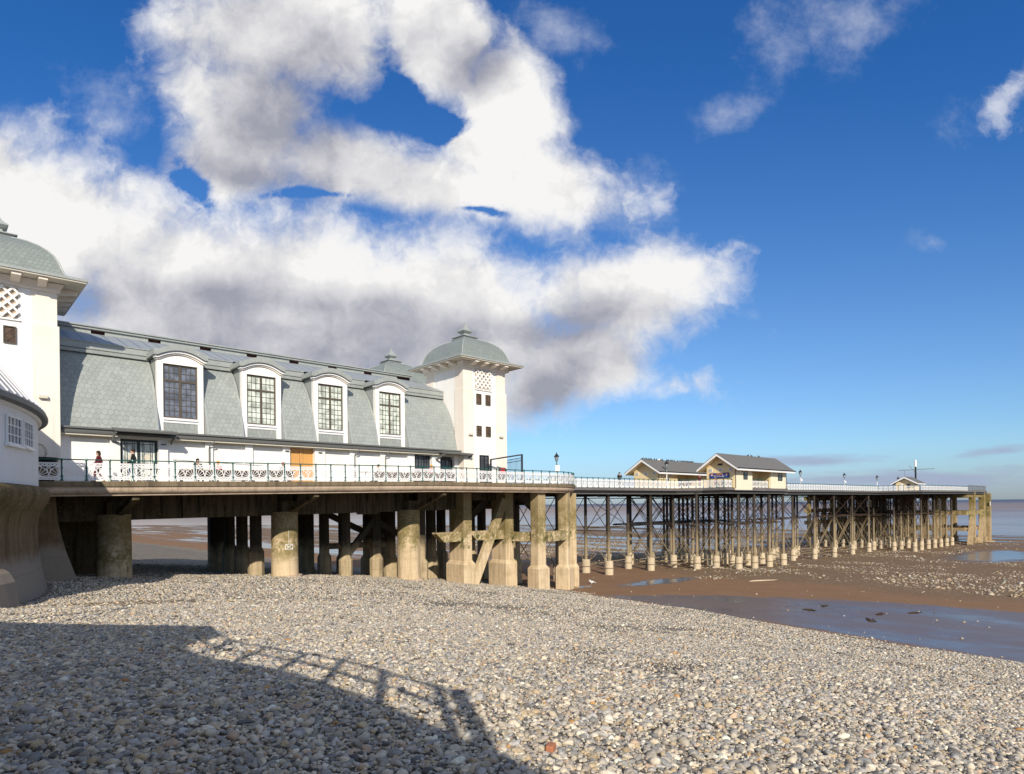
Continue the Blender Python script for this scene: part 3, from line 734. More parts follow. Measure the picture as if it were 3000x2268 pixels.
COLS = [('shaded round concrete column beside the dark opening', 8.22, .93), ('round concrete column with a white crossed box drawn on it', 18.72, .92), ('round mossy concrete column beside the square piers', 29.2, .94)]
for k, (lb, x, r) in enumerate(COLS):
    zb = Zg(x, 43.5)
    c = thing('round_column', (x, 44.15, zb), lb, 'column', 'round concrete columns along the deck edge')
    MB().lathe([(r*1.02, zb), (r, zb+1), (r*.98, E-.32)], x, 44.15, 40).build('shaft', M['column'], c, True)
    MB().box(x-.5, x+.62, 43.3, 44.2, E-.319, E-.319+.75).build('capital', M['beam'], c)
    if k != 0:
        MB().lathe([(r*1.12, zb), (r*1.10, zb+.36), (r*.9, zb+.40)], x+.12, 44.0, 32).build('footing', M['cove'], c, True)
    if k == 1:   # the chalked box
        def on(u, z): a = math.asin((u)/r); return (x+math.sin(a)*(r+.004), 44.15-math.cos(a)*(r+.004), E+z)
        b = MB()
        for (u0, z0), (u1, z1) in (((-.33, -2.62), (.20, -2.60)), ((-.33, -2.62), (-.31, -2.96)), ((-.31, -2.96), (.20, -2.96)), ((.20, -2.60), (.18, -2.96)), ((-.33, -2.62), (.18, -2.96)), ((.20, -2.60), (-.31, -2.96)), ((-.1, -1.6), (-.1, -2.58))):
            w_ = .013 if z0 > -2 else .02
            b.tube([on(u0+(u1-u0)*f, z0+(z1-z0)*f) for f in (0, .33, .66, 1)], w_, 4)
        b.build('chalk_mark', M['whitepaint'], c)

def square_pier(name, lb, s0, s1, t0, t1, top, zfl, mat='column', grp='square concrete piers at the rounded end of the deck', fl=.22, ch=.0, rz=0, cat='pier column'):
    zb = Zg((s0+s1)/2, t0)-.1; cx, cy = (s0+s1)/2, (t0+t1)/2; hx, hy = (s1-s0)/2, (t1-t0)/2
    c = thing(name, (cx, cy, zb), lb, cat, grp)
    def ring(rx, ry, z, c_=.0):
        c_ = ch
        pts = [(-rx+c_, -ry), (rx-c_, -ry), (rx, -ry+c_), (rx, ry-c_), (rx-c_, ry), (-rx+c_, ry), (-rx, ry-c_), (-rx, -ry+c_)] if ch else [(-rx, -ry), (rx, -ry), (rx, ry), (-rx, ry)]
        return [(cx+a*math.cos(rz)-b_*math.sin(rz), cy+a*math.sin(rz)+b_*math.cos(rz), z) for a, b_ in pts]
    MB().loft([ring(hx, hy, zfl+E+.32), ring(hx, hy, top)]).build('shaft', M[mat], c, bevel=.03)
    MB().loft([ring(hx+fl, hy+fl, zb), ring(hx+fl, hy+fl, zfl+E), ring(hx+.002, hy+.002, zfl+E+.34)]).build('flared_base', M[mat], c, bevel=.03)
    return c
square_pier('square_pier', 'first broad square pier, where the slanting leg starts', 34.1, 35.0, 43.0, 45.1, D(34)-.74, -5.15)
square_pier('square_pier', 'second broad square pier, behind the top of the slanting leg', 39.0, 39.98, 43.0, 45.0, D(39)-.74, -5.4)
square_pier('square_pier', 'sunlit square pier right under the deck edge, with green moss halfway up', 39.84, 40.8, 39.62, 40.6, D(40)-.79, -5.75)
square_pier('square_pier', 'tall sunlit pier under the curve of the deck, before the last one', 43.75, 44.55, 39.95, 41.0, D(44)-.79, -6.0, rz=R(20), ch=.12)
square_pier('square_pier', 'last narrow pier at the seaward end of the rounded deck', 46.4, 47.1, 41.35, 42.2, D(46)-.79, -6.2, rz=R(40), ch=.1)
# leaning leg
b = MB().bar((35.2, 43.2, Zg(35, 43)), (38.9, 43.1, E+.55), .5, .78); tag(b.build('concrete_raker', M['column'], bevel=.03), 'slanting concrete leg leaning between the first two square piers', 'raking leg')
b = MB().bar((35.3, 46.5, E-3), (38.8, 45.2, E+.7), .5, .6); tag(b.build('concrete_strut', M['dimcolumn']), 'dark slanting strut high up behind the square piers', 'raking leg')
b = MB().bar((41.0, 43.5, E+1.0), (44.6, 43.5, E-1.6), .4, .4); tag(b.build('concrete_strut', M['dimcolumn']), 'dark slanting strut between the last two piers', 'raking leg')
# tie beams
def beam(name, lb, p, q, w_, h, mat='column'):
    return tag(MB().bar(p, q, w_, h).build(name, M[mat], bevel=.02), lb, 'tie beam', 'tie beams between the concrete piers')
for nm, lb, a, c in (('tie_beam', 'mossy tie beam left of the first square pier', 31.4, 34.1), ('tie_beam', 'mossy tie beam between the first and second square piers', 35.0, 39.0)):
    zc = E-2.72
    o = MB(); o.loft([[(a, 43.25, zc+.42), (a, 43.95, zc+.42), (a+.01, 43.95, zc+.3), (a+.01, 43.25, zc+.3)], [(a+.8, 43.25, zc+.42), (a+.8, 43.95, zc+.42), (a+.8, 43.95, zc-.42), (a+.8, 43.25, zc-.42)], [(c, 43.25, zc+.42), (c, 43.95, zc+.42), (c, 43.95, zc-.42), (c, 43.25, zc-.42)]])
    tag(o.build(nm, M['column'], bevel=.02), lb, 'tie beam', 'tie beams between the concrete piers')
beam('tie_beam', 'very mossy tie beam between the second broad pier and the sunlit pier', (39.9, 43.2, E-2.95), (40.4, 40.6, E-2.9), .5, .85)
arc = [(41+7.25*math.sin(a), 46.8-7.25*math.cos(a)) for a in np.linspace(-.02, 1.2, 12)]
b = MB(); b.loft([[(x-.0, y-.2, E-2.85+.42), (x, y+.3, E-2.85+.42), (x, y+.3, E-2.85-.48), (x, y-.2, E-2.85-.48)] for x, y in arc])
tag(b.build('ring_beam', M['column']), 'curved tie beam linking the piers around the rounded deck end', 'tie beam')
# inner columns: shadowy rows between the edge and the far side
k = 0
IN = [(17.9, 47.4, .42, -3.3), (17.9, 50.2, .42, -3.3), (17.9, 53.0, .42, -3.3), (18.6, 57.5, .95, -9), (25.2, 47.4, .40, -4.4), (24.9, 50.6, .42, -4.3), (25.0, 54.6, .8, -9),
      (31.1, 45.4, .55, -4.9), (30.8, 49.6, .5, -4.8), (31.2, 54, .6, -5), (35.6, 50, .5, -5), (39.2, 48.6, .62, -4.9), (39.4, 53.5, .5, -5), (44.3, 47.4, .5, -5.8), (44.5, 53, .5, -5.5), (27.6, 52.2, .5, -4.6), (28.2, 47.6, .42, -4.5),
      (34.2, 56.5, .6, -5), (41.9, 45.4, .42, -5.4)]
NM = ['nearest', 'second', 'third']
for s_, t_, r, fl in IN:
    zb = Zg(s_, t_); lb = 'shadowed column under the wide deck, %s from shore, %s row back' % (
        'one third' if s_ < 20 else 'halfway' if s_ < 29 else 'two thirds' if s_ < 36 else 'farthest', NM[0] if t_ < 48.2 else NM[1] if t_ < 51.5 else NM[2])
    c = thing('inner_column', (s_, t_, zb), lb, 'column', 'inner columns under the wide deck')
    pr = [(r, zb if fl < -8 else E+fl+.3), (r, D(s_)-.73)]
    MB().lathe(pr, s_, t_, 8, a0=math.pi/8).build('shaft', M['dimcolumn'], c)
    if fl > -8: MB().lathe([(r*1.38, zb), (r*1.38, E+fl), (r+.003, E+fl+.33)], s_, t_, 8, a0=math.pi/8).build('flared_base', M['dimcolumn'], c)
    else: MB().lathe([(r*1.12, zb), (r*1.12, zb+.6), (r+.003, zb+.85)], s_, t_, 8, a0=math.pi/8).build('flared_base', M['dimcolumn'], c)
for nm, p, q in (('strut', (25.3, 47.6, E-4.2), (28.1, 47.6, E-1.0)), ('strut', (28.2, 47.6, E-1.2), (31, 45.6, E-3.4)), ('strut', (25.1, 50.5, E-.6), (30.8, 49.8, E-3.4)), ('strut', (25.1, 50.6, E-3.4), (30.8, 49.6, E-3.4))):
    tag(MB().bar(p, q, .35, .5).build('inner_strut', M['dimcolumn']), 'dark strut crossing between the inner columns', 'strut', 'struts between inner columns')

# abutment below the shore end of the pavilion
ab = thing('abutment', (4, 46, E-4), 'dark concrete abutment closing the space under the shore end of the deck', 'abutment')
MB().loft([[(x0, y, z) for x0, z in ((-6, E-4.6), (-6, E+1.05), (4.9, E+1.05), (5.0, E-.6), (5.35, E-2.2), (6.1, E-4.6))] for y in (40.4, 43.9)]).build('flared_wall', M['seawall'], ab)
MB().box(-6, 9.2, 48.2, 62, E-5, E+1.05).build('back_wall', M['beam'], ab)
MB().box(-6, 4.2, 43.9, 48.2, E-5, E+1.05).build('side_wall', M['beam'], ab)

# ------------------------------------------------------------------ curved bastion and rotunda on the shore
BC = (-17.7, 37.8)
def arc_rows(prof, a0, a1, n=40):
    return [[(BC[0]+(21.45+o)*math.cos(a), BC[1]+(21.45+o)*math.sin(a), E+z) for o, z in prof] for a in np.linspace(a0, a1, n)]
bs = thing('sea_wall', (2, 33, E-3.5), 'curved concrete sea wall with an overhanging lip below the white rotunda, in shadow', 'sea wall')
prof = [(-.9, .98), (.12, 1.0), (.30, .98), (.44, .88), (.50, .70), (.48, .50), (.40, .28), (.28, .08), (.16, -.12), (.08, -.40), (.03, -.8), (.05, -1.4), (.09, -2.0), (.18, -2.7), (.32, -3.3), (.55, -4.4), (-1.2, -4.4)]
MB().loft(arc_rows(prof, R(-80), R(9.2), 70)).build('wall_face', M['seawall'], bs, True)
MB().loft(arc_rows([(.3, -4.4), (1.05, -4.3), (.80, -2.5), (.62, -2.15), (.3, -1.95)], R(-80), R(-26.2), 30)).build('stepped_footing', M['seawall'], bs, bevel=.05)
rt = thing('rotunda', (0, 35, E+1), 'white rendered bow-fronted building with a grey gutter on the curved sea wall', 'building')
MB().loft(arc_rows([(.08, .97), (.08, 3.93), (-7, 3.93), (-7, .97)], R(-80), R(8.2), 60)).build('wall', M['white'], rt, False)
MB().loft(arc_rows([(0, 3.94), (.40, 3.96), (.46, 3.99), (.46, 4.08), (.41, 4.10), (.41, 4.20), (0, 4.22)], R(-80), R(9.6), 60)).build('gutter', M['gutter'], rt, False)
MB().loft(arc_rows([(0, 3.80), (.16, 3.84), (.22, 3.939), (0, 3.939)], R(-80), R(8.6), 60)).build('cornice', M['white'], rt, False)
b = MB(); rows = arc_rows([(.38, 4.225), (-.9, 5.9), (-2.0, 6.9), (-6.5, 7.1)], R(-80), R(9.4), 60); b.loft([r+[(r[-1][0], r[-1][1], E+4.23)] for r in rows]); b.build('roof', M['roofpale'], rt, False)
b = MB()
for a in np.arange(-70, 9.5, 1.75):
    a = R(a); pt = lambda o, z: (BC[0]+(21.45+o)*math.cos(a), BC[1]+(21.45+o)*math.sin(a), E+z)
    b.tube([pt(.36, 4.27), pt(-.9, 5.94), pt(-2.0, 6.94)], .035, 4)
b.build('glazing_bars', M['whitepaint'], rt)
def arc_window(ang, wdt, z0, z1):
    a = R(ang); c = (BC[0]+21.53*math.cos(a), BC[1]+21.53*math.sin(a)); T = (-math.sin(a), math.cos(a)); N = (math.cos(a), math.sin(a))
    def P_(u, n_, z): return (c[0]+T[0]*u+N[0]*n_, c[1]+T[1]*u+N[1]*n_, z)
    def bx(b, u0, u1, n0, n1, z0_, z1_):
        b.loft([[P_(u0, n0, z), P_(u1, n0, z), P_(u1, n1, z), P_(u0, n1, z)] for z in (z0_, z1_)])
    b = MB()
    for u in (-wdt/2, wdt/2-.06): bx(b, u, u+.06, 0, .07, z0, z1)
    for z in (z0, z1-.06): bx(b, -wdt/2+.06, wdt/2-.06, 0, .07, z, z+.06)
    for u in np.linspace(-wdt/2, wdt/2, 5)[1:-1]: bx(b, u-.018, u+.018, .005, .055, z0+.06, z1-.06)
    for f in (.34, .67): bx(b, -wdt/2+.06, wdt/2-.06, .008, .06, z0+(z1-z0)*f-.018, z0+(z1-z0)*f+.018)
    f = b.build('window_frame', M['whitepaint'], rt)
    b = MB(); bx(b, -wdt/2+.03, wdt/2-.03, -.01, .02, z0+.03, z1-.03); b.build('glass', M['blueglass'], f)
    b = MB(); bx(b, -wdt/2-.08, wdt/2+.08, 0, .14, z0-.09, z0-.005); b.build('sill', M['whitepaint'], f)
arc_window(-21.15, 1.5, E+2.45, E+3.5); arc_window(-16.4, 1.5, E+2.5, E+3.52)

# promenade wall beside the viewer: only its shadow falls across the beach
pm = thing('promenade', (-3, -10, E-2), 'raised concrete promenade with a plain two-rail parapet beside the beach', 'promenade')
MB().prism([(-.8, -40), (-.8, .9), (-.95, 2.0), (-1.25, 3.2), (-1.35, 4.3), (-1.2, 5.2), (-1.0, 6.7), (-3.6, 9.2), (-7.5, 14), (-9, 20), (-40, 20), (-40, -40)], E-3.2, E+2.2).build('wall', M['promwall'], pm)
MB().prism([(-1.9, 5.4), (-1.15, 5.4), (-.95, 6.8), (-3.6, 9.4), (-7.4, 14.1), (-8, 14.1), (-4, 9)], E+2.2, E+3.2).build('parapet', M['promwall'], pm)
b = MB()
px2 = lambda y: float(np.interp(y, [-3, .9, 2, 3.2, 4.3, 5.2], [-.9, -.88, -1.0, -1.3, -1.4, -1.28]))
for y in np.arange(-2.4, 5.3, 1.25): b.tube([(px2(y), y, E+2.2), (px2(y), y, E+3.3)], .06, 6)
for z in (2.72, 3.24): b.tube([(px2(y), y, E+z) for y in np.arange(-2.6, 5.5, .6)], .045, 6)
b.build('handrail', M['greenpaint'], pm)
MB().lathe([(.11, E+2.2), (.10, E+3.1), (.13, E+3.2), (.06, E+3.3)], -.85, -2.75, 10).build('bollard', M['promwall'], pm)

hr = thing('steps_handrail', (-1, 15, E-3), 'plain iron handrail beside the beach steps, just off the left edge', 'handrail')
MB().tube([(-2.6, 14.0, E+1.05), (.45, 16.25, E+1.15)], .07, 8).build('rail', M['greenpaint'], hr)
for x_, y_ in ((-2.5, 14.05), (.4, 16.2)): MB().tube([(x_, y_, g1(x_, y_)-.3), (x_, y_, E+1.1)], .05, 8).build('post', M['greenpaint'], hr)

# ------------------------------------------------------------------ cast iron railings
PW_ = 1.05
def panel_mesh():
    b = MB(); th = .012
    x0, x1 = .035, PW_-.035
    def seg(x_0, z_0, x_1, z_1, w_=.02, t_=th):
        d_ = math.hypot(x_1-x_0, z_1-z_0); nx_, nz_ = -(z_1-z_0)/d_*w_/2, (x_1-x_0)/d_*w_/2
        b.loft([[(x_0+nx_, -t_, z_0+nz_), (x_0-nx_, -t_, z_0-nz_), (x_0-nx_, t_, z_0-nz_), (x_0+nx_, t_, z_0+nz_)],
                [(x_1+nx_, -t_, z_1+nz_), (x_1-nx_, -t_, z_1-nz_), (x_1-nx_, t_, z_1-nz_), (x_1+nx_, t_, z_1+nz_)]])
    for z in (.075, .20, .755, .915): seg(x0, z, x1, z, .042)
    for x in (x0+.012, x1-.012): seg(x, .06, x, .93, .03)
    n = 6; w_ = (x1-x0)/n
    for k in range(n):
        a, c = x0+k*w_, x0+(k+1)*w_
        for lo, hi in ((.092, .183), (.772, .898)):
            seg(a, lo, c, hi, .036, th*.8); seg(a, hi, c, lo, .036, th*.6)
    for sd in (0, 1):
        fx = (lambda u: x0+u) if sd == 0 else (lambda u: x1-u)
        ang = [6, 26, 46, 66, 84]; ends = []
        for q, a in enumerate(ang):
            rr = [.44, .47, .50, .50, .50][q]; ex, ez = rr*math.cos(R(a)), .215+rr*math.sin(R(a))
            ex = min(ex, .47); ends.append((ex, ez)); seg(fx(.03), .215, fx(ex), ez, .026, th*.9)
        for q in range(4):     # petal tips
            (ax, az), (bx_, bz) = ends[q], ends[q+1]; a = R((ang[q]+ang[q+1])/2); mx, mz = .515*math.cos(a), .215+.53*math.sin(a)
            seg(fx(ax), az, fx(mx), mz, .032, th*.8); seg(fx(mx), mz, fx(bx_), bz, .032, th*.7)
            seg(fx(.07), .23+.03*q, fx(.17*math.cos(a)), .215+.17*math.sin(a), .03, th*.6)
        seg(fx(ends[2][0]), ends[2][1], fx(.49), .755, .02); seg(fx(.16), .755, fx(ends[3][0]), ends[3][1], .02)
    cx = (x0+x1)/2       # hanging drop
    dr = [(0, .36), (.055, .50), (.062, .58), (.035, .65), (0, .67)]
    for k in range(4):
        for s_ in (-1, 1): seg(cx+s_*dr[k][0], dr[k][1], cx+s_*dr[k+1][0], dr[k+1][1], .024)
    seg(cx, .20, cx, .36, .03); seg(cx, .67, cx-.14, .755, .02); seg(cx, .67, cx+.14, .755, .02)
    for s_ in (-1, 1): seg(cx+s_*.06, .56, cx+s_*.16, .56, .045)
    return b
def post_mesh():
    return MB().lathe([(.085, 0), (.085, .03), (.055, .08), (.042, .2), (.06, .26), (.04, .32), (.036, .6), (.055, .66), (.038, .72), (.038, 1.0), (.06, 1.06), (.062, 1.10), (.04, 1.15), (.0, 1.16)], 0, 0, 8)
PROTO = {}
def railing(name, label, pts, zf, grp=None, step=PW_, panelmat='whitepaint', name_rail='handrail', fancy=True):
    p0 = pts[0]; th = thing(name, (p0[0], p0[1], zf(p0[0])), label, 'railing', grp)
    off = Vector(th.location)
    def inst(kind, loc, rz, tilt=0, sc=1):
        if kind not in PROTO:
            mb = panel_mesh() if kind == 'panel' else post_mesh()
            o = mb.build(kind, M['whitepaint' if kind == 'panel' else 'greenpaint'], th, kind != 'panel')
            o.data.transform(Matrix.Translation(off)); PROTO[kind] = o.data
        else:
            o = bpy.data.objects.new(kind, PROTO[kind]); COL.objects.link(o); o.parent = th
        o.location = Vector(loc)-off; o.rotation_euler = (0, tilt, rz); o.scale = (sc, 1, 1); return o
    for k, (x, y) in enumerate(pts):
        inst('post', (x, y, zf(x)), 0)
        if k+1 < len(pts):
            x1, y1 = pts[k+1]; L = math.hypot(x1-x, y1-y)
            inst('panel', (x, y, zf(x)), math.atan2(y1-y, x1-x), -math.atan2(zf(x1)-zf(x), L), L/PW_)
    MB().tube([(x, y, zf(x)+1.10) for x, y in pts], .034, 6).build(name_rail, M['greenpaint'], th)
    return th
# straight posts every 1.05 m, then round the end
path = [(x, 39.0) for x in np.arange(2.92, 40.8, 1.05)]
a = (path[-1][0]-41)/7.8
while a < math.pi/2-.02:
    a += 1.05/7.8
    if a > 0: path.append((41+7.8*math.sin(a), 46.8-7.8*math.cos(a)))
railing('deck_railing', 'white fan-patterned iron railing with green posts along the wide pavilion deck, curving round its end', path, D, 'white and green iron railings of the pier')
def line(p, q, step=.99):
    n = max(1, round(math.hypot(q[0]-p[0], q[1]-p[1])/step)); return [(p[0]+(q[0]-p[0])*k/n, p[1]+(q[1]-p[1])*k/n) for k in range(n+1)]
G = 'white and green iron railings of the pier'
railing('pier_railing', 'white iron railing with green posts from the round deck end to the yellow shelters', line((48.6, 46.3), (72.0, 46.3))[:-1]+line((72.0, 46.3), (74.0, 43.3), .9)[:-1]+line((74.0, 43.3), (74.0, 40.4), 1.0), D, G)
railing('pier_railing', 'short white iron railing meeting the corner of the bannered shelter', line((74.0, 40.38), (76.0, 40.38)), D, G)
railing('pier_railing', 'white iron railing across the open bay of the nearer yellow shelter', line((81.0, 40.25), (85.9, 40.25)), D, G)
railing('pier_railing', 'long white iron railing from the shelters towards the pier head', line((92.2, 46.3), (150.2, 46.3), 1.05), D, G)
railing('pier_railing', 'white iron railing stepping out to the pier head', line((150.4, 46.2), (151.2, 38.7)), D, G)
railing('pier_railing', 'white iron railing along the near side of the pier head', line((151.4, 38.5), (189.5, 38.1), 1.05), D, G)
# far side railings
railing('pier_railing', 'white iron railing on the far side of the narrow pier', line((49.5, 53.2), (70, 53.2), 1.4), D, G)
b = MB()
for x in np.arange(189.8, 209.5, .35): b.tube([(x, 38.1, D(x)), (x, 38.1, D(x)+1.3)], .02, 4)
for y in np.arange(38.1, 60, .5): b.tube([(209.5, y, D(205)), (209.5, y, D(205)+1.3)], .02, 4)
for z in (.1, 1.3): b.tube([(189.6, 38.1, D(200)+z), (209.5, 38.1, D(208)+z), (209.5, 60, D(208)+z)], .04, 4)
tag(b.build('pier_end_railing', M['gutter']), 'plain dark grey railing round the seaward end of the pier', 'railing')

# ------------------------------------------------------------------ pavilion
ZB = E+1.2
pav = thing('pavilion', (19, 51, ZB), 'long white pavilion with a grey hexagonal slate mansard roof, four dormers and a raised ridge', 'pavilion')
# mansard profile (t, z): steep curve, lead band, shallow roof to the ridge
MP = [(42.86, 4.62), (42.95, 5.0), (43.12, 5.7), (43.34, 6.4), (43.6, 7.1), (43.95, 7.85), (44.3, 8.45), (44.75, 9.0), (45.15, 9.42)]
_sp = [0]
for a, c in zip(MP[:-1], MP[1:]): _sp.append(_sp[-1]+math.hypot(c[0]-a[0], c[1]-a[1]))
SN = 5.3; SF = 33.45
DOR = [11.79+5.1*k for k in range(4)]
gaps = [SN]+[v for c in DOR for v in (c-1.38, c+1.38)]+[SF]
b = MB(); sb = MB()
for k in range(0, len(gaps), 2):
    a, c = gaps[k], gaps[k+1]; us = list(np.linspace(a, c, 7))
    b.grid([[(u, y, E+z) for u in us] for y, z in MP], us, _sp)
    for x in (a, c):   # returns beside the dormers
        i = len(sb.v); sb.v += [(x, y, E+z) for y, z in MP]+[(x, 45.3, E+9.42), (x, 45.3, E+4.62)]; sb.f.append(tuple(range(i, len(sb.v))))
        if SN+.1 < x < SF-.1:
            d_ = .16 if x == a else -.16
            sb.loft([[(x, y-.025, E+z), (x+d_, y-.025, E+z), (x+d_, y+.02, E+z), (x, y+.02, E+z)] for y, z in MP])
b.build_each('mansard_slope', M['slate'], pav, smooth=True)
sb.build_each('lead_edge', M['lead'], pav)
b = MB().box(SN, SF, 45.31, 56.7, E+4.6, E+9.4); b.build('inner_block', M['lead'], pav)
# lead band in two steps
b = MB()
for k in range(0, len(gaps), 2):
    a, c = gaps[k], gaps[k+1]
    b.loft([[(x, 44.88, E+9.38), (x, 44.86, E+9.52), (x, 44.98, E+9.56), (x, 44.98, E+9.60), (x, 44.90, E+9.64), (x, 44.90, E+9.98), (x, 44.84, E+10.0), (x, 44.84, E+10.06), (x, 45.3, E+10.12), (x, 45.3, E+9.38)] for x in (a, c)])
b.build_each('lead_band', M['lead'], pav)
UP = [(45.0, 10.1), (45.9, 10.42), (46.9, 10.78), (48.1, 11.22), (49.3, 11.6), (50.1, 11.78), (51, 11.85)]
us = list(np.linspace(SN, SF, 30)); vv = [0]
for a, c in zip(UP[:-1], UP[1:]): vv.append(vv[-1]+math.hypot(c[0]-a[0], c[1]-a[1]))
b = MB(); b.grid([[(u, y, E+z) for u in us] for y, z in UP], us, vv); b.grid([[(u, 102-y, E+z) for u in us] for y, z in UP], us, vv); b.build('upper_roof', M['leadseam'], pav, True)
b = MB(); b.grid([[(u, 102-y, E+z) for u in us] for y, z in MP], us, _sp); b.build('rear_slates', M['slate'], pav, True)
# raised ridge with gaps
b = MB().box(SN, SF, 49.75, 52.25, E+12.0, E+12.14); b.box(SN, SF, 49.65, 52.35, E+12.141, E+12.22); b.build('ridge_cap', M['lead'], pav)
b = MB()
for k, x in enumerate(np.arange(SN+.2, SF-2, 3.4)): b.box(x, x+2.6, 49.9, 50.05, E+11.6, E+11.998)
b.build_each('ridge_block', M['lead'], pav)
b = MB().box(SN, SF, 50.12, 51.9, E+11.6, E+11.998); b.build('ridge_core', M['redgap'], pav)
# gutter / eaves
b = MB().loft([[(x, 42.36, E+4.30), (x, 42.33, E+4.40), (x, 42.42, E+4.44), (x, 42.40, E+4.54), (x, 42.30, E+4.56), (x, 42.30, E+4.66), (x, 42.9, E+4.68), (x, 42.9, E+4.30)] for x in (SN, SF)])
b.build('gutter', M['gutter'], pav)
b = MB().box(SN, SF, 42.44, 43.0, E+4.2, E+4.299); b.build('soffit', M['soffit'], pav)
# ground floor: recessed wall + projecting piers, openings
open_ = [(8.35, 10.35), (18.6, 20.4), (28.95, 30.65), (31.5, 33.0)]
xs = [SN]+[v for o in open_ for v in o]+[SF]
b = MB()
for k in range(0, len(xs), 2): b.box(xs[k], xs[k+1], 43.0, 43.3, ZB, E+4.2)
for a, c in open_: b.box(a, c, 43.0, 43.3, E+4.16, E+4.2)
b.build('wall', M['white'], pav)
b = MB()
PR = [(7.83, 8.34), (10.36, 10.88), (13.05, 13.5), (15.55, 16.02), (18.1, 18.59), (20.41, 21.2), (23.2, 23.72), (25.8, 26.26), (28.3, 28.94), (30.66, 31.49), (33.01, 33.4)]
for a, c in PR: b.box(a, c, 42.78, 42.999, ZB, E+4.199)
b.box(5.4, 5.9, 42.9, 42.999, ZB, E+4.199)
b.build_each('wall_pier', M['white'], pav)
b = MB()
px_ = [5.9]+[v for q in PR for v in q]
for k in range(0, len(px_)-1, 2):
    a, c = px_[k], px_[k+1]
    if c-a > 1.2 and not any(abs(a-o[0]) < .3 for o in open_): b.box(a+.001, c-.001, 42.9, 42.999, E+4.08, E+4.198)
b.build_each('panel_head', M['soffit'], pav)
# dormers
def dormer(k, cx, glass):
    hw = 1.30; f = 43.36
    wtop, wbot, ww = E+9.03, E+5.66, 1.0
    face = [(-hw-.03, 4.72), (-hw-.06, 9.28)]+[(hw*1.03*math.sin(a), 9.28+.40*(math.cos(a)-math.cos(1.1))/(1-math.cos(1.1))) for a in np.linspace(-1.1, 1.1, 15)]+[(hw+.06, 9.28), (hw+.03, 4.72)]
    b = MB()
    # surround as strips so that the window is a true recess
    b.box(cx-hw-.04, cx-ww, f, f+.35, E+4.70, E+9.2); b.box(cx+ww, cx+hw+.04, f, f+.35, E+4.70, E+9.2)
    b.box(cx-ww, cx+ww, f, f+.35, wtop, E+9.2)
    top = [(cx-hw-.04, E+9.201)]+[(cx+(hw+.04)*u, E+9.26+.36*(1-u*u)) for u in np.linspace(-1, 1, 15)]+[(cx+hw+.04, E+9.201)]
    b.loft([[(x, y, z) for x, z in top] for y in (f, f+.35)])
    d_ = b.build('dormer', M['white'], pav)
    # curved white mouldings and hood
    def hood(off0, off1, z0, z1, y0, y1, mat, nm, ext=0.0):
        b = MB(); U = np.linspace(-1.0, 1.0, 21)
        def crv(u, z): 
            a = abs(u); c_ = .42*(1-(a/.86)**2) if a < .86 else -.0
            return (cx+u*(hw+off1), E+z+max(c_, 0))
        rings = []
        for u in U:
            x, za = crv(u, z0); _, zb_ = crv(u, z1); rings.append([(x, y0, za), (x, y1, za), (x, y1, zb_), (x, y0, zb_)])
        b.loft(rings); return b.build(nm, M[mat], d_, False)
    hood(0, .13, 9.23, 9.31, f-.10, f+.2, 'cream', 'moulding')
    hood(0, .20, 9.311, 9.43, f-.20, f+.2, 'whitepaint', 'upper_moulding')
    hood(0, .26, 9.431, 9.47, f-.30, f+1.6, 'gutter', 'hood_edge')
    hood(0, .27, 9.471, 9.80, f-.28, 47.2, 'lead', 'hood')
    b = MB(); b.box(cx-hw-.02, cx-hw+.08, f+.351, 46, E+4.7, E+9.42); b.box(cx+hw-.08, cx+hw+.02, f+.351, 46, E+4.7, E+9.42); b.build_each('cheek', M['lead'], d_)
    b = MB().box(cx-ww, cx+ww, f+.02, f+.3, E+5.36, wbot-.001); b.box(cx-ww-.0, cx+ww+.0, f-.06, f+.02, wbot-.14, wbot-.002); b.build('sill', M['whitepaint'], d_)
    b = MB(); b.grid([[(u, f+.05, E+z) for u in (cx-ww, cx+ww)] for z in (4.70, 5.359)], [0, 2.0], [0, .66]); b.build('slate_apron', M['slate'], d_)
    # window frame
    fy0, fy1 = f+.12, f+.20; b = MB()
    for x0_, x1_ in ((cx-ww, cx-ww+.09), (cx+ww-.09, cx+ww), (cx-.07, cx+.07)): b.box(x0_, x1_, fy0, fy1, wbot, wtop)
    tz = wtop-1.02
    for z0_, z1_ in ((wbot, wbot+.1), (wtop-.1, wtop), (tz-.06, tz+.06)):
        for xa, xb in ((cx-ww+.09, cx-.07), (cx+.07, cx+ww-.09)): b.box(xa, xb, fy0+.002, fy1-.002, z0_, z1_)
    for xa, xb in ((cx-ww+.09, cx-.07), (cx+.07, cx+ww-.09)):
        for q in (1, 2): x = xa+(xb-xa)*q/3; b.box(x-.014, x+.014, fy0+.02, fy1-.01, wbot+.1, wtop-.1)
        for q in range(1, 6): z = wbot+.1+(tz-.06-wbot-.1)*q/6; b.box(xa, xb, fy0+.022, fy1-.012, z-.013, z+.013)
        z = (tz+.06+wtop-.1)/2; b.box(xa, xb, fy0+.022, fy1-.012, z-.013, z+.013)
    w_ = b.build('window_frame', M['bronze'], d_)
    MB().box(cx-ww+.01, cx+ww-.01, fy1-.03, fy1+.02, wbot+.02, wtop-.02).build('glass', M[glass], w_)
for k, c in enumerate(DOR): dormer(k, c, 'blueglass' if k == 0 else 'blind')
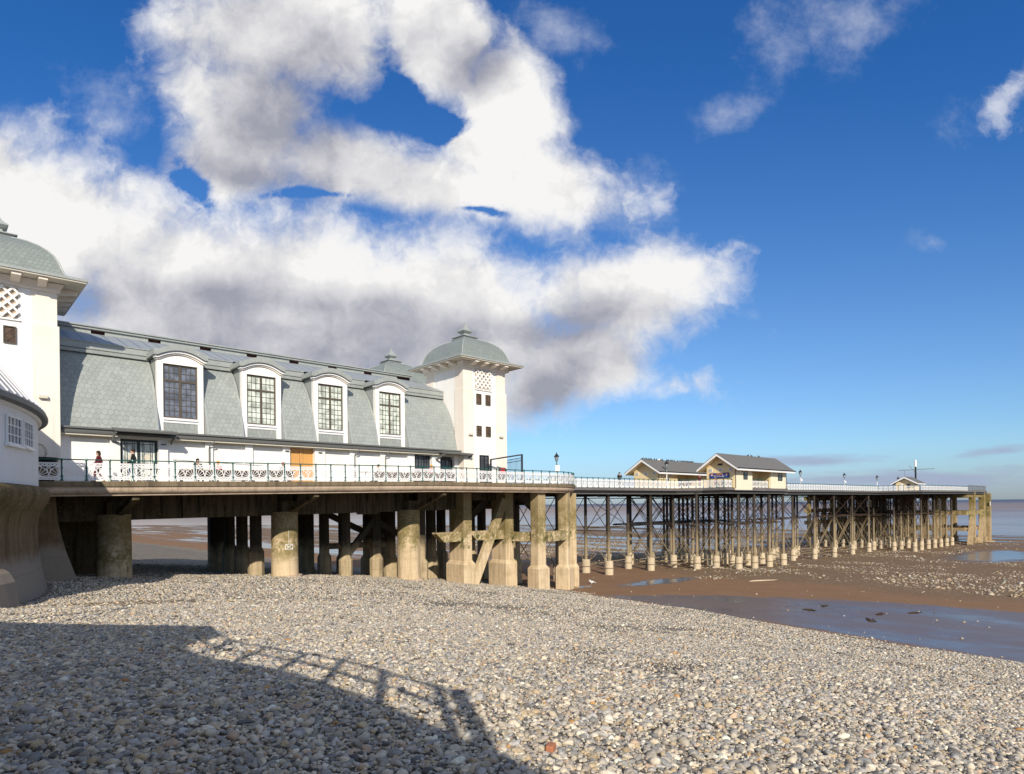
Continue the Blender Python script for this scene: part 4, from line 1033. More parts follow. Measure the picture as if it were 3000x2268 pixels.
# openings
def gridwin(nm, par, x0, x1, z0, z1, y, nxp, nzp, fm, gm_, fw=.07, bw=.022, heavy=None, dep=.06):
    b = MB(); b.box(x0, x0+fw, y, y+dep, z0, z1); b.box(x1-fw, x1, y, y+dep, z0, z1); b.box(x0+fw, x1-fw, y+.001, y+dep-.001, z1-fw, z1); b.box(x0+fw, x1-fw, y+.001, y+dep-.001, z0, z0+fw)
    for q in range(1, nxp): x = x0+(x1-x0)*q/nxp; w2 = bw*(2.2 if heavy and q in heavy else 1); b.box(x-w2/2, x+w2/2, y+.004, y+dep-.004, z0+fw, z1-fw)
    for q in range(1, nzp): z = z0+(z1-z0)*q/nzp; b.box(x0+fw, x1-fw, y+.008, y+dep-.008, z-bw/2, z+bw/2)
    f = b.build(nm, M[fm], par); MB().box(x0+.01, x1-.01, y+dep-.02, y+dep+.02, z0+.01, z1-.01).build('glass', M[gm_], f); return f
f = gridwin('glazed_door', pav, 8.36, 10.34, ZB, E+4.15, 43.06, 2, 1, 'doorframe', 'doorglass', .13, .16)
b = MB()
for x in (8.62, 8.74, 9.02, 9.12, 9.55, 9.63, 9.98, 10.08): b.box(x-.012, x+.012, 43.05, 43.059, ZB, E+4.0)
b.box(8.5, 10.2, 43.045, 43.058, E+3.88, E+3.91); b.build('glazing_lines', M['doorframe'], f)
for x in (8.98, 9.82):
    b = MB(); b.loft([[(x+.2*math.cos(q), y, E+3.1+.2*math.sin(q)) for q in np.linspace(0, 2*math.pi, 20, endpoint=False)] for y in (43.07, 43.078)]); b.build('round_motif', M['soffit'], f)
d_ = MB().box(18.61, 20.39, 43.1, 43.2, ZB, E+4.14).build('wooden_door', M['oak'], pav)
b = MB()
for x0_, x1_ in ((18.61, 18.7), (19.42, 19.58), (20.30, 20.39)): b.box(x0_, x1_, 43.06, 43.099, ZB, E+4.13)
b.box(18.70, 19.42, 43.062, 43.099, E+4.0, E+4.12); b.box(19.58, 20.30, 43.062, 43.099, E+4.0, E+4.12); b.build('door_rails', M['oak'], d_)
gridwin('window_frame', pav, 28.97, 30.63, ZB+.3, E+4.12, 43.08, 6, 5, 'black', 'blackglass', .06, .03, (2, 4))
gridwin('window_frame', pav, 31.52, 32.98, ZB, E+3.9, 43.08, 4, 3, 'black', 'blackglass', .07, .03, (2,))
# door canopies with swept brackets
for a, c, z0 in ((7.85, 11.1, 4.45), (31.0, 34.0, 4.25)):
    b = MB().loft([[(x, 41.45, E+z0-.02), (x, 41.42, E+z0+.10), (x, 42.5, E+z0+.30), (x, 42.5, E+z0+.16)] for x in (a, c)]); cp = b.build('canopy', M['gutter'], pav)
    b = MB()
    for x in (a+.06, c-.06): b.bar((x, 42.75, E+z0-.45), (x, 41.55, E+z0-.04), .07, .16)
    b.build('canopy_bracket', M['gutter'], cp)
for x in (13.16, 23.45, 26.1):
    b = MB().tube([(x+.3, 42.42, E+4.3), (x+.3, 42.40, E+4.18), (x+.08, 42.6, E+3.98), (x+.08, 42.68, E+3.8), (x+.08, 42.68, ZB)], .045, 8); b.build('downpipe', M['gutter'], pav, True)
for x in (8.1, 10.62, 18.35, 20.8, 31.1):
    b = MB().loft([[(x-.13, 42.779, E+3.86), (x+.13, 42.779, E+3.86), (x+.13, 42.779, E+3.94), (x-.13, 42.779, E+3.94)], [(x-.10, 42.62, E+3.91), (x+.13, 42.62, E+3.91), (x+.13, 42.62, E+3.94), (x-.10, 42.62, E+3.94)]]); b.build('wall_light', M['gutter'], pav)

# ------------------------------------------------------------------ towers
def tower(s0, t0, lb, front=True, win=True, flip=1):
    W, H = 4.95, 5.55; cx, cy = s0+W/2, t0+H/2; zb = E+1.2
    T = thing('tower', (cx, cy, zb), lb, 'tower', None)
    zt = E+11.95
    MB().box(s0+.12, s0+W-.12, t0+.12, t0+H-.12, zb, zt).build('wall', M['white'], T)
    b = MB()
    for z0, z1, pr in ((zb, E+9.98, .0), (E+9.981, zt, .08)):
        for x0, x1, y0, y1 in ((s0+pr, s0+1.12, t0+pr, t0+1.2), (s0+W-1.2, s0+W-pr, t0+pr, t0+1.2), (s0+pr, s0+1.12, t0+H-1.2, t0+H-pr), (s0+W-1.2, s0+W-pr, t0+H-1.2, t0+H-pr)):
            b.box(x0, x1, y0, y1, z0, z1)
    b.build_each('corner_pilaster', M['cream'], T, bevel=.01)
    # corbel course and eaves
    b = MB().sq([(W/2-.02, H/2-.02, zt-.16), (W/2+.06, H/2+.06, zt-.12), (W/2+.06, H/2+.06, zt+.02), (W/2+.22, H/2+.22, zt+.30)], cx, cy); b.build('cornice', M['cream'], T)
    b = MB().sq([(W/2+1.12, H/2+1.12, E+12.36), (W/2+1.16, H/2+1.16, E+12.36), (W/2+1.16, H/2+1.16, E+12.50), (W/2+.35, H/2+.35, E+12.62)], cx, cy)
    ev = b.build('eaves', M['lead'], T)
    MB().sq([(W/2+1.10, H/2+1.10, E+12.28), (W/2+1.10, H/2+1.10, E+12.359)], cx, cy).build('soffit', M['soffit'], ev)
    b = MB()
    for sgn, axis in ((-1, 0), (1, 0), (-1, 1), (1, 1)):
        for q in range(4):
            u = (q-1.5)*1.12
            if axis == 1:
                y0 = cy+sgn*(H/2+.02); y1 = cy+sgn*(H/2+.98)
                b.loft([[(cx+u-.2, y, z) for y, z in ((y0, E+11.95), (y0, E+12.27), (y1, E+12.27), (y1, E+12.13))], [(cx+u+.2, y, z) for y, z in ((y0, E+11.95), (y0, E+12.27), (y1, E+12.27), (y1, E+12.13))]])
            else:
                x0 = cx+sgn*(W/2+.02); x1 = cx+sgn*(W/2+.98); u *= 1.12
                b.loft([[(x, cy+u-.2, z) for x, z in ((x0, E+11.95), (x0, E+12.27), (x1, E+12.27), (x1, E+12.13))], [(x, cy+u+.2, z) for x, z in ((x0, E+11.95), (x0, E+12.27), (x1, E+12.27), (x1, E+12.13))]])
    b.build_each('bracket', M['cream'], ev)
    # ogee dome on a square plan
    pr = [(2.98, 12.60), (2.80, 12.70), (2.68, 12.86), (2.59, 13.12), (2.47, 13.48), (2.27, 13.86), (2.0, 14.18), (1.66, 14.46), (1.24, 14.70), (.85, 14.85), (.6, 14.92)]
    k = H/W
    b = MB(); rb = MB()
    for side in range(4):
        rows = []; uu = []; vs = [0]
        for i_, (r, z) in enumerate(pr):
            ry = r+(H-W)/2
            c4 = [(-r, -ry), (r, -ry), (r, ry), (-r, ry)]; a, c = c4[side], c4[(side+1) % 4]
            rows.append([(cx+a[0]+(c[0]-a[0])*f, cy+a[1]+(c[1]-a[1])*f, E+z) for f in (0, .25, .5, .75, 1)]); L = math.hypot(c[0]-a[0], c[1]-a[1]); uu.append([L*(f-.5) for f in (0, .25, .5, .75, 1)])
            if i_: vs.append(vs[-1]+math.hypot(pr[i_][0]-pr[i_-1][0], pr[i_][1]-pr[i_-1][1]))
        b.grid(rows, uu, vs)
        rb.tube([rows[i_][0] for i_ in range(len(rows))], .05, 6)
    dm = b.build('dome', M['domeslate'], T, True); rb.build_each('hip_roll', M['lead'], dm, smooth=True)
    b = MB().sq([(.78, .8, E+14.84), (.86, .88, E+15.0), (.74, .76, E+15.02), (.74, .76, E+15.10), (.88, .9, E+15.12), (.88, .9, E+15.17), (.5, .5, E+15.24), (.30, .30, E+15.3), (.26, .26, E+15.5), (.36, .36, E+15.56), (.52, .52, E+15.70), (.52, .52, E+15.76), (.40, .40, E+15.84), (.27, .27, E+15.98), (.16, .16, E+16.2), (.02, .02, E+16.62)], cx, cy)
    b.build('finial', M['lead'], T)
    if not win: return T
    fx = s0-33.4
    y = t0+.02
    # plain recessed field between pilasters carries the windows
    for x0 in (34.9, 35.95):
        f = gridwin('window_frame', T, x0+fx, x0+.54+fx, E+8.75, E+9.65, y, 1, 1, 'bronze', 'amberglass', .05, .02, dep=.09)
        b = MB()
        for q in range(2):
            z0 = E+8.8+q*.4; b.bar((x0+.05+fx, y+.03, z0), (x0+.49+fx, y+.03, z0+.4), .012, .02); b.bar((x0+.49+fx, y+.032, z0), (x0+.05+fx, y+.032, z0+.4), .012, .02)
        b.build('lattice', M['bronze'], f)
        gridwin('window_frame', T, x0+fx, x0+.54+fx, E+6.0, E+6.88, y, 2, 3, 'bronze', 'amberglass', .05, .025, dep=.09)
    gridwin('door', T, 35.2+fx, 36.22+fx, zb, E+4.35, y, 2, 1, 'black', 'blackglass', .09, .05, dep=.09)
    # diamond lattice relief
    b = MB(); x0, x1, z0, z1 = 34.78+fx, 36.58+fx, E+10.12, E+11.72
    def clip(xa, za, xb, zb_):
        n_ = 24; pts = [(xa+(xb-xa)*i_/n_, za+(zb_-za)*i_/n_) for i_ in range(n_+1)]; pts = [p_ for p_ in pts if x0-.001 <= p_[0] <= x1+.001 and z0-.001 <= p_[1] <= z1+.001]
        return (pts[0], pts[-1]) if len(pts) > 1 else None
    for sg in (1, -1):
        for q in range(-5, 6):
            xc = (x0+x1)/2+q*.45; r_ = clip(xc-1.2*sg*.9, (z0+z1)/2-1.2, xc+1.2*sg*.9, (z0+z1)/2+1.2)
            if r_ : b.bar((r_[0][0], t0+.03+.002*sg, r_[0][1]), (r_[1][0], t0+.03+.002*sg, r_[1][1]), .15, .10)
    b.build('diamond_lattice', M['white'], T)
    MB().box(x0+.0, x1-.0, t0+.112, t0+.118, z0+.0, z1-.0).build('lattice_back', M['latticeback'], T)
    MB().loft([[(x, y_, z_) for x, z_ in ((34.78+fx+.72, E+11.13), (34.78+fx+.9, E+10.95), (34.78+fx+1.08, E+11.13), (34.78+fx+.9, E+11.31))] for y_ in (t0+.07, t0+.11)]).build('diamond_pane', M['blueglass'], T)
    MB().box(x0-.05, x1+.1, t0+.03, t0+.119, z0-.14, z0-.06).build('ledge', M['white'], T)
    for x in (34.1+fx, 37.6+fx): MB().box(x-.2, x+.2, t0-.2, t0-.001, E+5.98, E+6.16).build('wall_light', M['soffit'], T, bevel=.02)
    return T
tower(33.4, 42.0, 'white square tower with a slate ogee dome at the seaward end of the pavilion')
tower(.42, 42.0, 'white domed tower at the shore end, cut by the left edge of the photo')
tower(33.4, 54.45, 'domed tower behind the pavilion roof, only its dome and finial showing', win=False)
MB_ = MB().lathe([(1.3, E+1.3), (1.3, E+3.9), (1.5, E+4.0), (1.5, E+4.3), (.9, E+4.7), (.9, E+5.6), (1.0, E+5.65), (1.0, E+5.8), (.5, E+6.4)], 42.2, 50.6, 20)
tag(MB_.build('kiosk_turret', M['cream'], smooth=True), 'rounded cream turret just peeping out behind the seaward tower', 'turret')
# black gate screen beside the seaward tower
gt = thing('gate', (40.5, 43.5, D(40)), 'black iron gate screen standing open beside the seaward tower', 'gate')
b = MB(); p, q, r_ = (35.8, 41.3), (38.05, 39.75), (39.3, 43.2)
for a, zt_ in ((p, 3.97), (q, 4.39)): b.box(a[0]-.06, a[0]+.06, a[1]-.06, a[1]+.06, D(38), E+zt_)
b.bar((p[0], p[1], E+3.93), (q[0], q[1], E+4.35), .13, .12)
b.build('frame', M['black'], gt)
b = MB()
for f in np.linspace(.03, 1, 14): b.tube([(q[0]+(r_[0]-q[0])*f, q[1]+(r_[1]-q[1])*f, D(40)), (q[0]+(r_[0]-q[0])*f, q[1]+(r_[1]-q[1])*f, E+4.1)], .02, 4)
for z in (4.1, 3.85, 2.1): b.bar((q[0], q[1], E+z), (r_[0], r_[1], E+z), .05, .05)
b.build('leaf', M['black'], gt)
b = MB(); a = (34.9, 41.0)
for f in np.linspace(.0, 1, 8): b.tube([(a[0]+(p[0]-a[0])*f, a[1]+(p[1]-a[1])*f, D(38)), (a[0]+(p[0]-a[0])*f, a[1]+(p[1]-a[1])*f, E+3.5)], .018, 4)
for z in (3.5, 3.3, 2.1): b.bar((a[0], a[1], E+z), (p[0], p[1], E+z), .05, .05)
b.build('leaf', M['black'], gt)
sg_ = MB().box(37.0, 37.8, 41.6, 41.65, D(40)+.5, D(40)+1.45).build('notice_board', M['blackglass']); tag(sg_, 'dark notice board with a red and white poster beside the gate', 'notice board')
MB().box(37.2, 37.7, 41.58, 41.598, D(40)+1.0, D(40)+1.38).build('poster', M['signred'], None)
bpy.data.objects['poster'].parent = sg_; bpy.data.objects['poster'].location -= sg_.location
# ramp handrail in front of the wall, benches, tables
b = MB(); pts = [(10.95, 42.0, E+2.95), (17.6, 42.0, E+2.72)]; b.tube(pts, .02, 5)
for f in (.02, .35, .68, .98): x = 10.95+6.65*f; b.tube([(x, 42, D(x)), (x, 42, E+2.95-.23*f)], .016, 5)
tag(b.build('ramp_handrail', M['gutter']), 'thin grey ramp handrail sloping down along the pavilion wall left of the wooden door', 'handrail')
b = MB(); b.tube([(26.2, 42.0, E+2.72), (33.3, 42.0, E+3.12)], .02, 5)
for f in (.02, .35, .68, .98): x = 26.2+7.1*f; b.tube([(x, 42, D(x)), (x, 42, E+2.72+.4*f)], .016, 5)
tag(b.build('ramp_handrail', M['gutter']), 'thin grey handrail rising along the wall by the dark windows near the seaward tower', 'handrail')
for k, (a, c, lb) in enumerate(((3.0, 4.9, 'brown wooden bench in shade beside the rotunda'), (10.6, 14.5, 'long brown bench behind the railing where two people sit'), (14.7, 17.4, 'brown bench behind the railing left of the wooden door'), (23.4, 30.5, 'long brown bench along the railing near the dark windows'))):
    bn = thing('bench', ((a+c)/2, 39.8, D(a)), lb, 'bench', 'benches along the deck railing')
    MB().box(a, c, 39.6, 40.0, D(a)+.40, D(a)+.46).build('seat', M['benchwood'], bn); MB().box(a, c, 39.52, 39.57, D(a)+.1, D(a)+.72).build('backrest', M['benchwood'], bn)
    for x in (a+.2, (a+c)/2, c-.2): MB().box(x-.04, x+.04, 39.6, 39.98, D(a)-.02, D(a)+.399).build('leg', M['black'], bn)
# hoop planter in the shade by the rotunda
hp = thing('hoop_seat', (4.5, 41.1, D(4)), 'dark bin-like planter with a pale looping hoop, shaded at the railing end', 'planter')
MB().lathe([(.42, D(4)), (.5, D(4)+.8), (.62, D(4)+1.22), (.66, D(4)+1.30), (.2, D(4)+1.32)], 4.55, 41.1, 18).build('tub', M['black'], hp, True)
MB().tube([(4.3+.33*math.cos(a), 41.1, D(4)+1.62+.42*math.sin(a)) for a in np.linspace(-.9, math.pi+.9, 16)], .07, 8).build('hoop', M['soffit'], hp, True)
for k, (x, lb) in enumerate(((9.6, 'small cafe table in front of the glazed doors'), (23.4, 'small cafe table right of the wooden door'), (25.0, 'small cafe table by the second downpipe'))):
    tb = thing('cafe_table', (x, 40.9, D(x)), lb, 'table', 'cafe tables on the deck')
    MB().lathe([(.38, D(x)+.72), (.38, D(x)+.75)], x, 40.9, 16).build('top', M['black'], tb); MB().lathe([(.22, D(x)), (.03, D(x)+.05), (.03, D(x)+.719)], x, 40.9, 10).build('leg', M['black'], tb)
b = MB().loft([[(39.2, 47, E+3.02), (43.4, 47, E+3.02), (43.9, 47, E+2.9), (43.2, 47, E+2.86), (39.2, 47, E+2.94)], [(39.2, 49.6, E+3.02), (43.4, 49.6, E+3.02), (43.9, 49.6, E+2.9), (43.2, 49.6, E+2.86), (39.2, 49.6, E+2.94)]])
um = thing('stall_roof', (41.5, 48.3, D(41)), 'low flat-topped stall roof on posts behind the curve of the railing', 'stall')
b.build('roof', M['fascia'], um)
for x in (39.6, 43.0): MB().box(x-.04, x+.04, 47.3, 47.4, D(41), E+2.9).build('post', M['gutter'], um)

# ------------------------------------------------------------------ seaward pier deck
pdk = thing('pier_deck', (120, 50, D(120)), 'long narrow pier deck on thin iron piles running out to the sea', 'deck')
OUT = [(44.5, 46.0), (72.0, 46.0), (73.7, 43.2), (73.8, 40.1), (91.4, 40.0), (92.0, 46.0), (150.3, 46.0), (151.0, 38.2), (210, 37.9), (210, 62), (151.5, 62), (150.5, 53.6), (92, 53.6), (91.4, 59), (77.2, 59), (76, 53.6), (44.5, 53.6)]
fine = []
for k in range(len(OUT)):
    a, c = OUT[k], OUT[(k+1) % len(OUT)]; n = max(1, int(abs(c[0]-a[0])/12)); fine += [(a[0]+(c[0]-a[0])*j/n, a[1]+(c[1]-a[1])*j/n) for j in range(n)]
def slab(nm, mat, z0, z1, grow=0.0):
    b = MB(); n = len(fine); P_ = [(x, y-(grow if y < 50 else -grow)) for x, y in fine]
    for z in (z0, z1): b.v += [(x, y, D(x)+z) for x, y in P_]
    for k in range(n): b.f.append((k, (k+1) % n, n+(k+1) % n, n+k))
    b.f.append(tuple(range(n))[::-1]); b.f.append(tuple(range(n, 2*n))); return b.build(nm, M[mat], pdk)
slab('walking_surface', 'deck', -.06, -.005, -.02); slab('edge_board', 'fascia', -.34, -.061, .04); slab('edge_girder', 'darkbeam', -.68, -.341, -.12)
b = MB()
for a, c in zip(fine[:-1], fine[1:]):
    if a[1] < 47 and c[1] < 47: b.bar((a[0], a[1]-.0, D(a[0])-.73), (c[0], c[1]-.0, D(c[0])-.73), .18, .08)
b.build('lower_flange', M['gutter'], pdk)
for yy in (49.7, 53.2): pass
b = MB()
for x in np.arange(48, 209, 4.2):
    y0, y1 = (40.3, 58.6) if 77.5 < x < 91 else (38.5, 61.5) if x > 151.5 else (46.3, 53.3)
    b.box(x-.12, x+.12, y0, y1, D(x)-1.0, D(x)-.681)
b.build_each('joist', M['darkbeam'], pdk)

# piles
def pile_proto(name, lb, s_, t_, grp, hb=1.63, r=.19, rb=.46):
    zb = Zg(s_, t_)-.1; zt = D(s_)-.7; zbt = Zg(s_, t_)+.25+hb
    p_ = thing(name, (s_, t_, zb), lb, 'pile', grp)
    MB().lathe([(r, zbt-.1), (r, zbt+(zt-zbt)*.46), (r*1.28, zbt+(zt-zbt)*.475), (r*1.28, zbt+(zt-zbt)*.50), (r*.95, zbt+(zt-zbt)*.515), (r*.95, zt-.25), (r*1.3, zt-.2), (r*1.3, zt)], s_, t_, 12).build('shaft', M['iron'], p_, True)
    MB().lathe([(rb, zb), (rb*1.02, zbt-hb*.52), (rb*.98, zbt-.04), (rb*.9, zbt)], s_, t_, 20).build('concrete_base', M['base'], p_, True)
    MB().lathe([(rb*1.03, zbt-hb*.54), (rb*1.14, zbt-hb*.53), (rb*1.14, zbt-hb*.49), (rb*1.03, zbt-hb*.48)], s_, t_, 20).build('base_band', M['rod'], p_)
    return zbt
ROWS3 = [46.5, 50.0, 53.4]; ROWS6 = [40.4, 43.6, 47.1, 50.6, 54.1, 57.6]; ROWSH = [40.3, 44.2, 48.2, 52.2, 56.2, 60.2]
BENTS = [(49.6, ROWS3), (58.4, ROWS3), (66.8, ROWS3), (72.8, [43.6, 47.1, 50.6, 54.1]), (77.6, ROWS6), (82.0, ROWS6), (86.4, ROWS6), (90.8, ROWS6), (99.2, ROWS3), (108.2, ROWS3), (117.2, ROWS3), (126.4, ROWS3), (135.8, ROWS3), (145.2, ROWS3)]+[(x, ROWSH) for x in (153.6, 158.4, 163.6, 168.6, 173.8, 178.8, 183.8)]
ORD = ['near edge', 'second row', 'third row', 'fourth row', 'fifth row', 'far edge']
def where(i):
    s_ = BENTS[i][0]
    if s_ < 70: return '%s crosswise row before the shelters' % ['first', 'second', 'third'][i]
    if s_ < 95: return '%s crosswise row under the shelters' % ['first', 'second', 'third', 'fourth', 'fifth'][i-3]
    if s_ < 150: return '%s crosswise row past the shelters' % ['first', 'second', 'third', 'fourth', 'fifth', 'sixth'][i-8]
    return '%s crosswise row under the pier head' % ['first', 'second', 'third', 'fourth', 'fifth', 'sixth', 'seventh'][i-14]
def brace(p0, p1, z0, z1, r=.044):
    b = MB(); b.tube([(*p0, z0), (*p1, z1)], r, 5); b.tube([(p0[0]+.06, p0[1], z1), (p1[0]+.06, p1[1], z0)], r, 5); return b
for i, (s_, rows) in enumerate(BENTS):
    gaps_t = []
    for j, t_ in enumerate(rows):
        pile_proto('iron_pile', '%s iron pile on concrete base, %s' % ('near-edge' if j == 0 else 'far-edge' if j == len(rows)-1 else ORD[j].replace(' row', '-line'), where(i)), s_, t_, 'iron piles of the pier', 1.63 if s_ < 100 else 1.9, .19, .46 if s_ > 60 else .50)
    zt, zm = D(s_)-1.1, E-2.9 if s_ > 70 else E-3.2
    for j in range(len(rows)-1):
        a, c = (s_, rows[j]+.2), (s_, rows[j+1]-.2)
        zb = (Zg(*a)+Zg(*c))/2+.25+1.3
        b = brace(a, c, zt, zm+.1); b.tube([(a[0], a[1]-.1, zm), (c[0], c[1]+.1, zm)], .06, 6); b.tube([(a[0], a[1]-.1, zt-.1), (c[0], c[1]+.1, zt-.1)], .06, 6)
        bb = brace(a, c, zm-.15, zb); k0 = len(b.v); b.v += bb.v; b.f += [tuple(q+k0 for q in f) for f in bb.f]
        tag(b.build('cross_bracing', M['rod']), 'crossed iron rods between the %s, %s' % (('two nearest piles', 'second and third piles', 'third and fourth piles', 'fourth and fifth piles', 'two farthest piles')[j], where(i)), 'bracing', 'crossed tie rods between the piles')
# lengthwise bracing on two rows and the low walkway level under the shelters and head
def longb(i0, i1, t_, lb, r=.040):
    b = MB()
    for i in range(i0, i1):
        a, c = (BENTS[i][0]+.2, t_), (BENTS[i+1][0]-.2, t_); zt = D(a[0])-1.1; zm = E-2.9; zb = (Zg(*a)+Zg(*c))/2+1.6
        for q in (brace(a, c, zt, zm+.1, r), brace(a, c, zm-.15, zb, r)): k0 = len(b.v); b.v += q.v; b.f += [tuple(x+k0 for x in f) for f in q.f]
        b.bar((a[0]-.4, t_, zm), (c[0]+.4, t_, zm), .14, .12); b.bar((a[0]-.4, t_, zb-.3), (c[0]+.4, t_, zb-.15), .08, .09)
    tag(b.build('lengthwise_bracing', M['rod']), lb, 'bracing', 'lengthwise tie rods and rails between the piles')
longb(3, 7, 43.6, 'lengthwise rods and rail on the second row of piles under the shelters'); longb(3, 7, 50.6, 'lengthwise rods and rail on the fourth row of piles under the shelters')
longb(4, 7, 40.4, 'lengthwise rods and rail on the near edge row of piles under the shelters'); longb(4, 7, 57.6, 'lengthwise rods and rail on the far edge row under the shelters')
longb(8, 13, 50.0, 'lengthwise rods and rail along the open stretch past the shelters')
for t_, n_ in ((40.3, 'near edge row'), (44.2, 'second row'), (52.2, 'fourth row'), (60.2, 'far edge row')): longb(14, 20, t_, 'lengthwise rods and rail on the %s under the pier head' % n_)
longb(1, 3, 50.0, 'lengthwise rods and rail between the wide deck and the shelters'); longb(8, 13, 46.5, 'near-edge lengthwise rods and rail past the shelters'); longb(14, 20, 48.2, 'lengthwise rods and rail on the third row under the pier head'); longb(14, 20, 56.2, 'lengthwise rods and rail on the fifth row under the pier head')
gal = MB()
for x in np.arange(67, 91, .9): gal.box(x, x+.5, 49.4, 52.4, E-2.72, E-2.64)
gal.bar((66.8, 49.4, E-2.78), (91, 49.4, E-2.78), .16, .2); gal.bar((66.8, 52.4, E-2.78), (91, 52.4, E-2.78), .16, .2)
tag(gal.build('low_gallery', M['darkbeam']), 'dark low walkway slung halfway down between the piles under the shelters', 'walkway')
gal = MB()
for x in np.arange(152, 186, 1.0): gal.box(x, x+.7, 47, 58, E-3.2, E-3.1)
tag(gal.build('low_gallery', M['rod']), 'dark low landing level halfway down between the piles of the pier head', 'walkway')
# fallen timbers and stub base
for k, (a, c, z) in enumerate((((70, 46), (88, 50), .5), ((72, 52), (90, 47), .55), ((74, 44.5), (84, 55), .4), ((78, 42), (90, 44), .5), ((68.5, 48), (80, 56), .45))):
    tag(MB().bar((*a, g1(*a)+z), (*c, g1(*c)+z), .16, .16).build('ground_rail', M['rod']), 'rusty rail lying low between the pile bases under the shelters', 'rail', 'rusty rails lying between the pile bases')
zb = g1(62.5, 49.2); st_ = thing('stub_column', (63.2, 50.4, zb-.1), 'short weathered stub post with a round cap standing on the sand between the piles', 'stub post')
MB().lathe([(.18, zb-.1), (.17, zb+.6), (.26, zb+.75), (.16, zb+1.0), (.24, zb+1.25), (.18, zb+1.5)], 63.2, 50.4, 12).build('post', M['base'], st_, True); MB().lathe([(.28, zb+1.5), (.38, zb+1.6), (.40, zb+1.95), (.36, zb+2.0)], 63.2, 50.4, 12).build('cap', M['base'], st_, True)

# concrete landing structure at the end of the pier
def hc(nm, lb, b, cat, grp=None): return tag(b.build(nm, M['headconc'], bevel=.03), lb, cat, grp)
k = 0
for x in (189.5, 196.5, 207.5):
    for y in (38.6, 45, 52, 59, 65):
        wv_ = .75 if x < 200 else .95
        if x < 190 and y < 40: continue
        c = thing('concrete_column', (x, y, Zg(x, y)-.2), 'tall concrete pier-end column, %s, %s' % ({189.5: 'landward row', 196.5: 'middle row', 207.5: 'seaward row'}[x], {38.6: 'nearest', 45: 'second from the near side', 52: 'middle', 59: 'second from the far side', 65: 'farthest'}[y]), 'column', 'concrete columns of the pier end')
        MB().box(x-wv_, x+wv_, y-.6, y+.6, Zg(x, y)+1.7, D(x)-.03 if y < 63 else D(x)-1).build('shaft', M['headconc'], c); MB().box(x-wv_-.25, x+wv_+.25, y-.85, y+.85, Zg(x, y)-.2, Zg(x, y)+1.699).build('base', M['headconc'], c)
c = thing('concrete_column', (210.2, 37.8, Zg(210, 38)-.2), 'seamost edge column of the pier, with a small white sign', 'column')
MB().box(209.3, 210.9, 37.2, 38.4, Zg(210, 38)-.2, D(210)-.6).build('shaft', M['headconc'], c)
MB().box(208.9, 209.6, 37.13, 37.19, E-1.6, E-.6).build('sign', M['whitepaint'], c)
MB().box(208.0, 211.6, 36.6, 38.9, Zg(210, 38)-.2, Zg(210, 38)+.4).build('footing', M['base'], c)
for nm, x0, x1 in (('first', 186.2, 195.8), ('second', 197.0, 206.8)):
    hc('raking_leg', 'sloping concrete leg propping the pier end, %s from the shore' % nm, MB().bar((x0, 37.2, Zg(x0, 38)-.3), (x1, 38.4, E-3.2), 1.0, 1.9), 'raking leg', 'sloping legs at the pier end')
for k, (z, h, lb) in enumerate(((E+.95, .8, 'top'), (E-3.3, 1.0, 'mossy middle'), (E-7.4, .8, 'lower'))):
    b = MB()
    for y in (38.6, 45, 52, 59): b.bar((189.5, y, z), (207.5, y, z), .6, h)
    for x in (189.5, 196.5, 207.5): b.bar((x, 38.6, z+.003), (x, 64, z+.003), .6, h-.02)
    hc('beam_frame', '%s level of concrete beams tying the pier-end columns together' % lb, b, 'beam frame')
b = MB()
for x in np.arange(153, 190, 4.6): b.bar((x, 62, Zg(x, 62)), (x+.5, 62, E+1.3), .7, .7); b.bar((x, 62, Zg(x, 62)+1), (x+4.5, 62.2, E-2), .4, .5)
for z in (-8, -5, -2.2, .6): b.bar((152, 62.4, E+z), (208, 62.4, E+z), .5, .9)
hc('landing_stage', 'dark concrete landing stage along the far side of the pier head', b, 'landing stage')

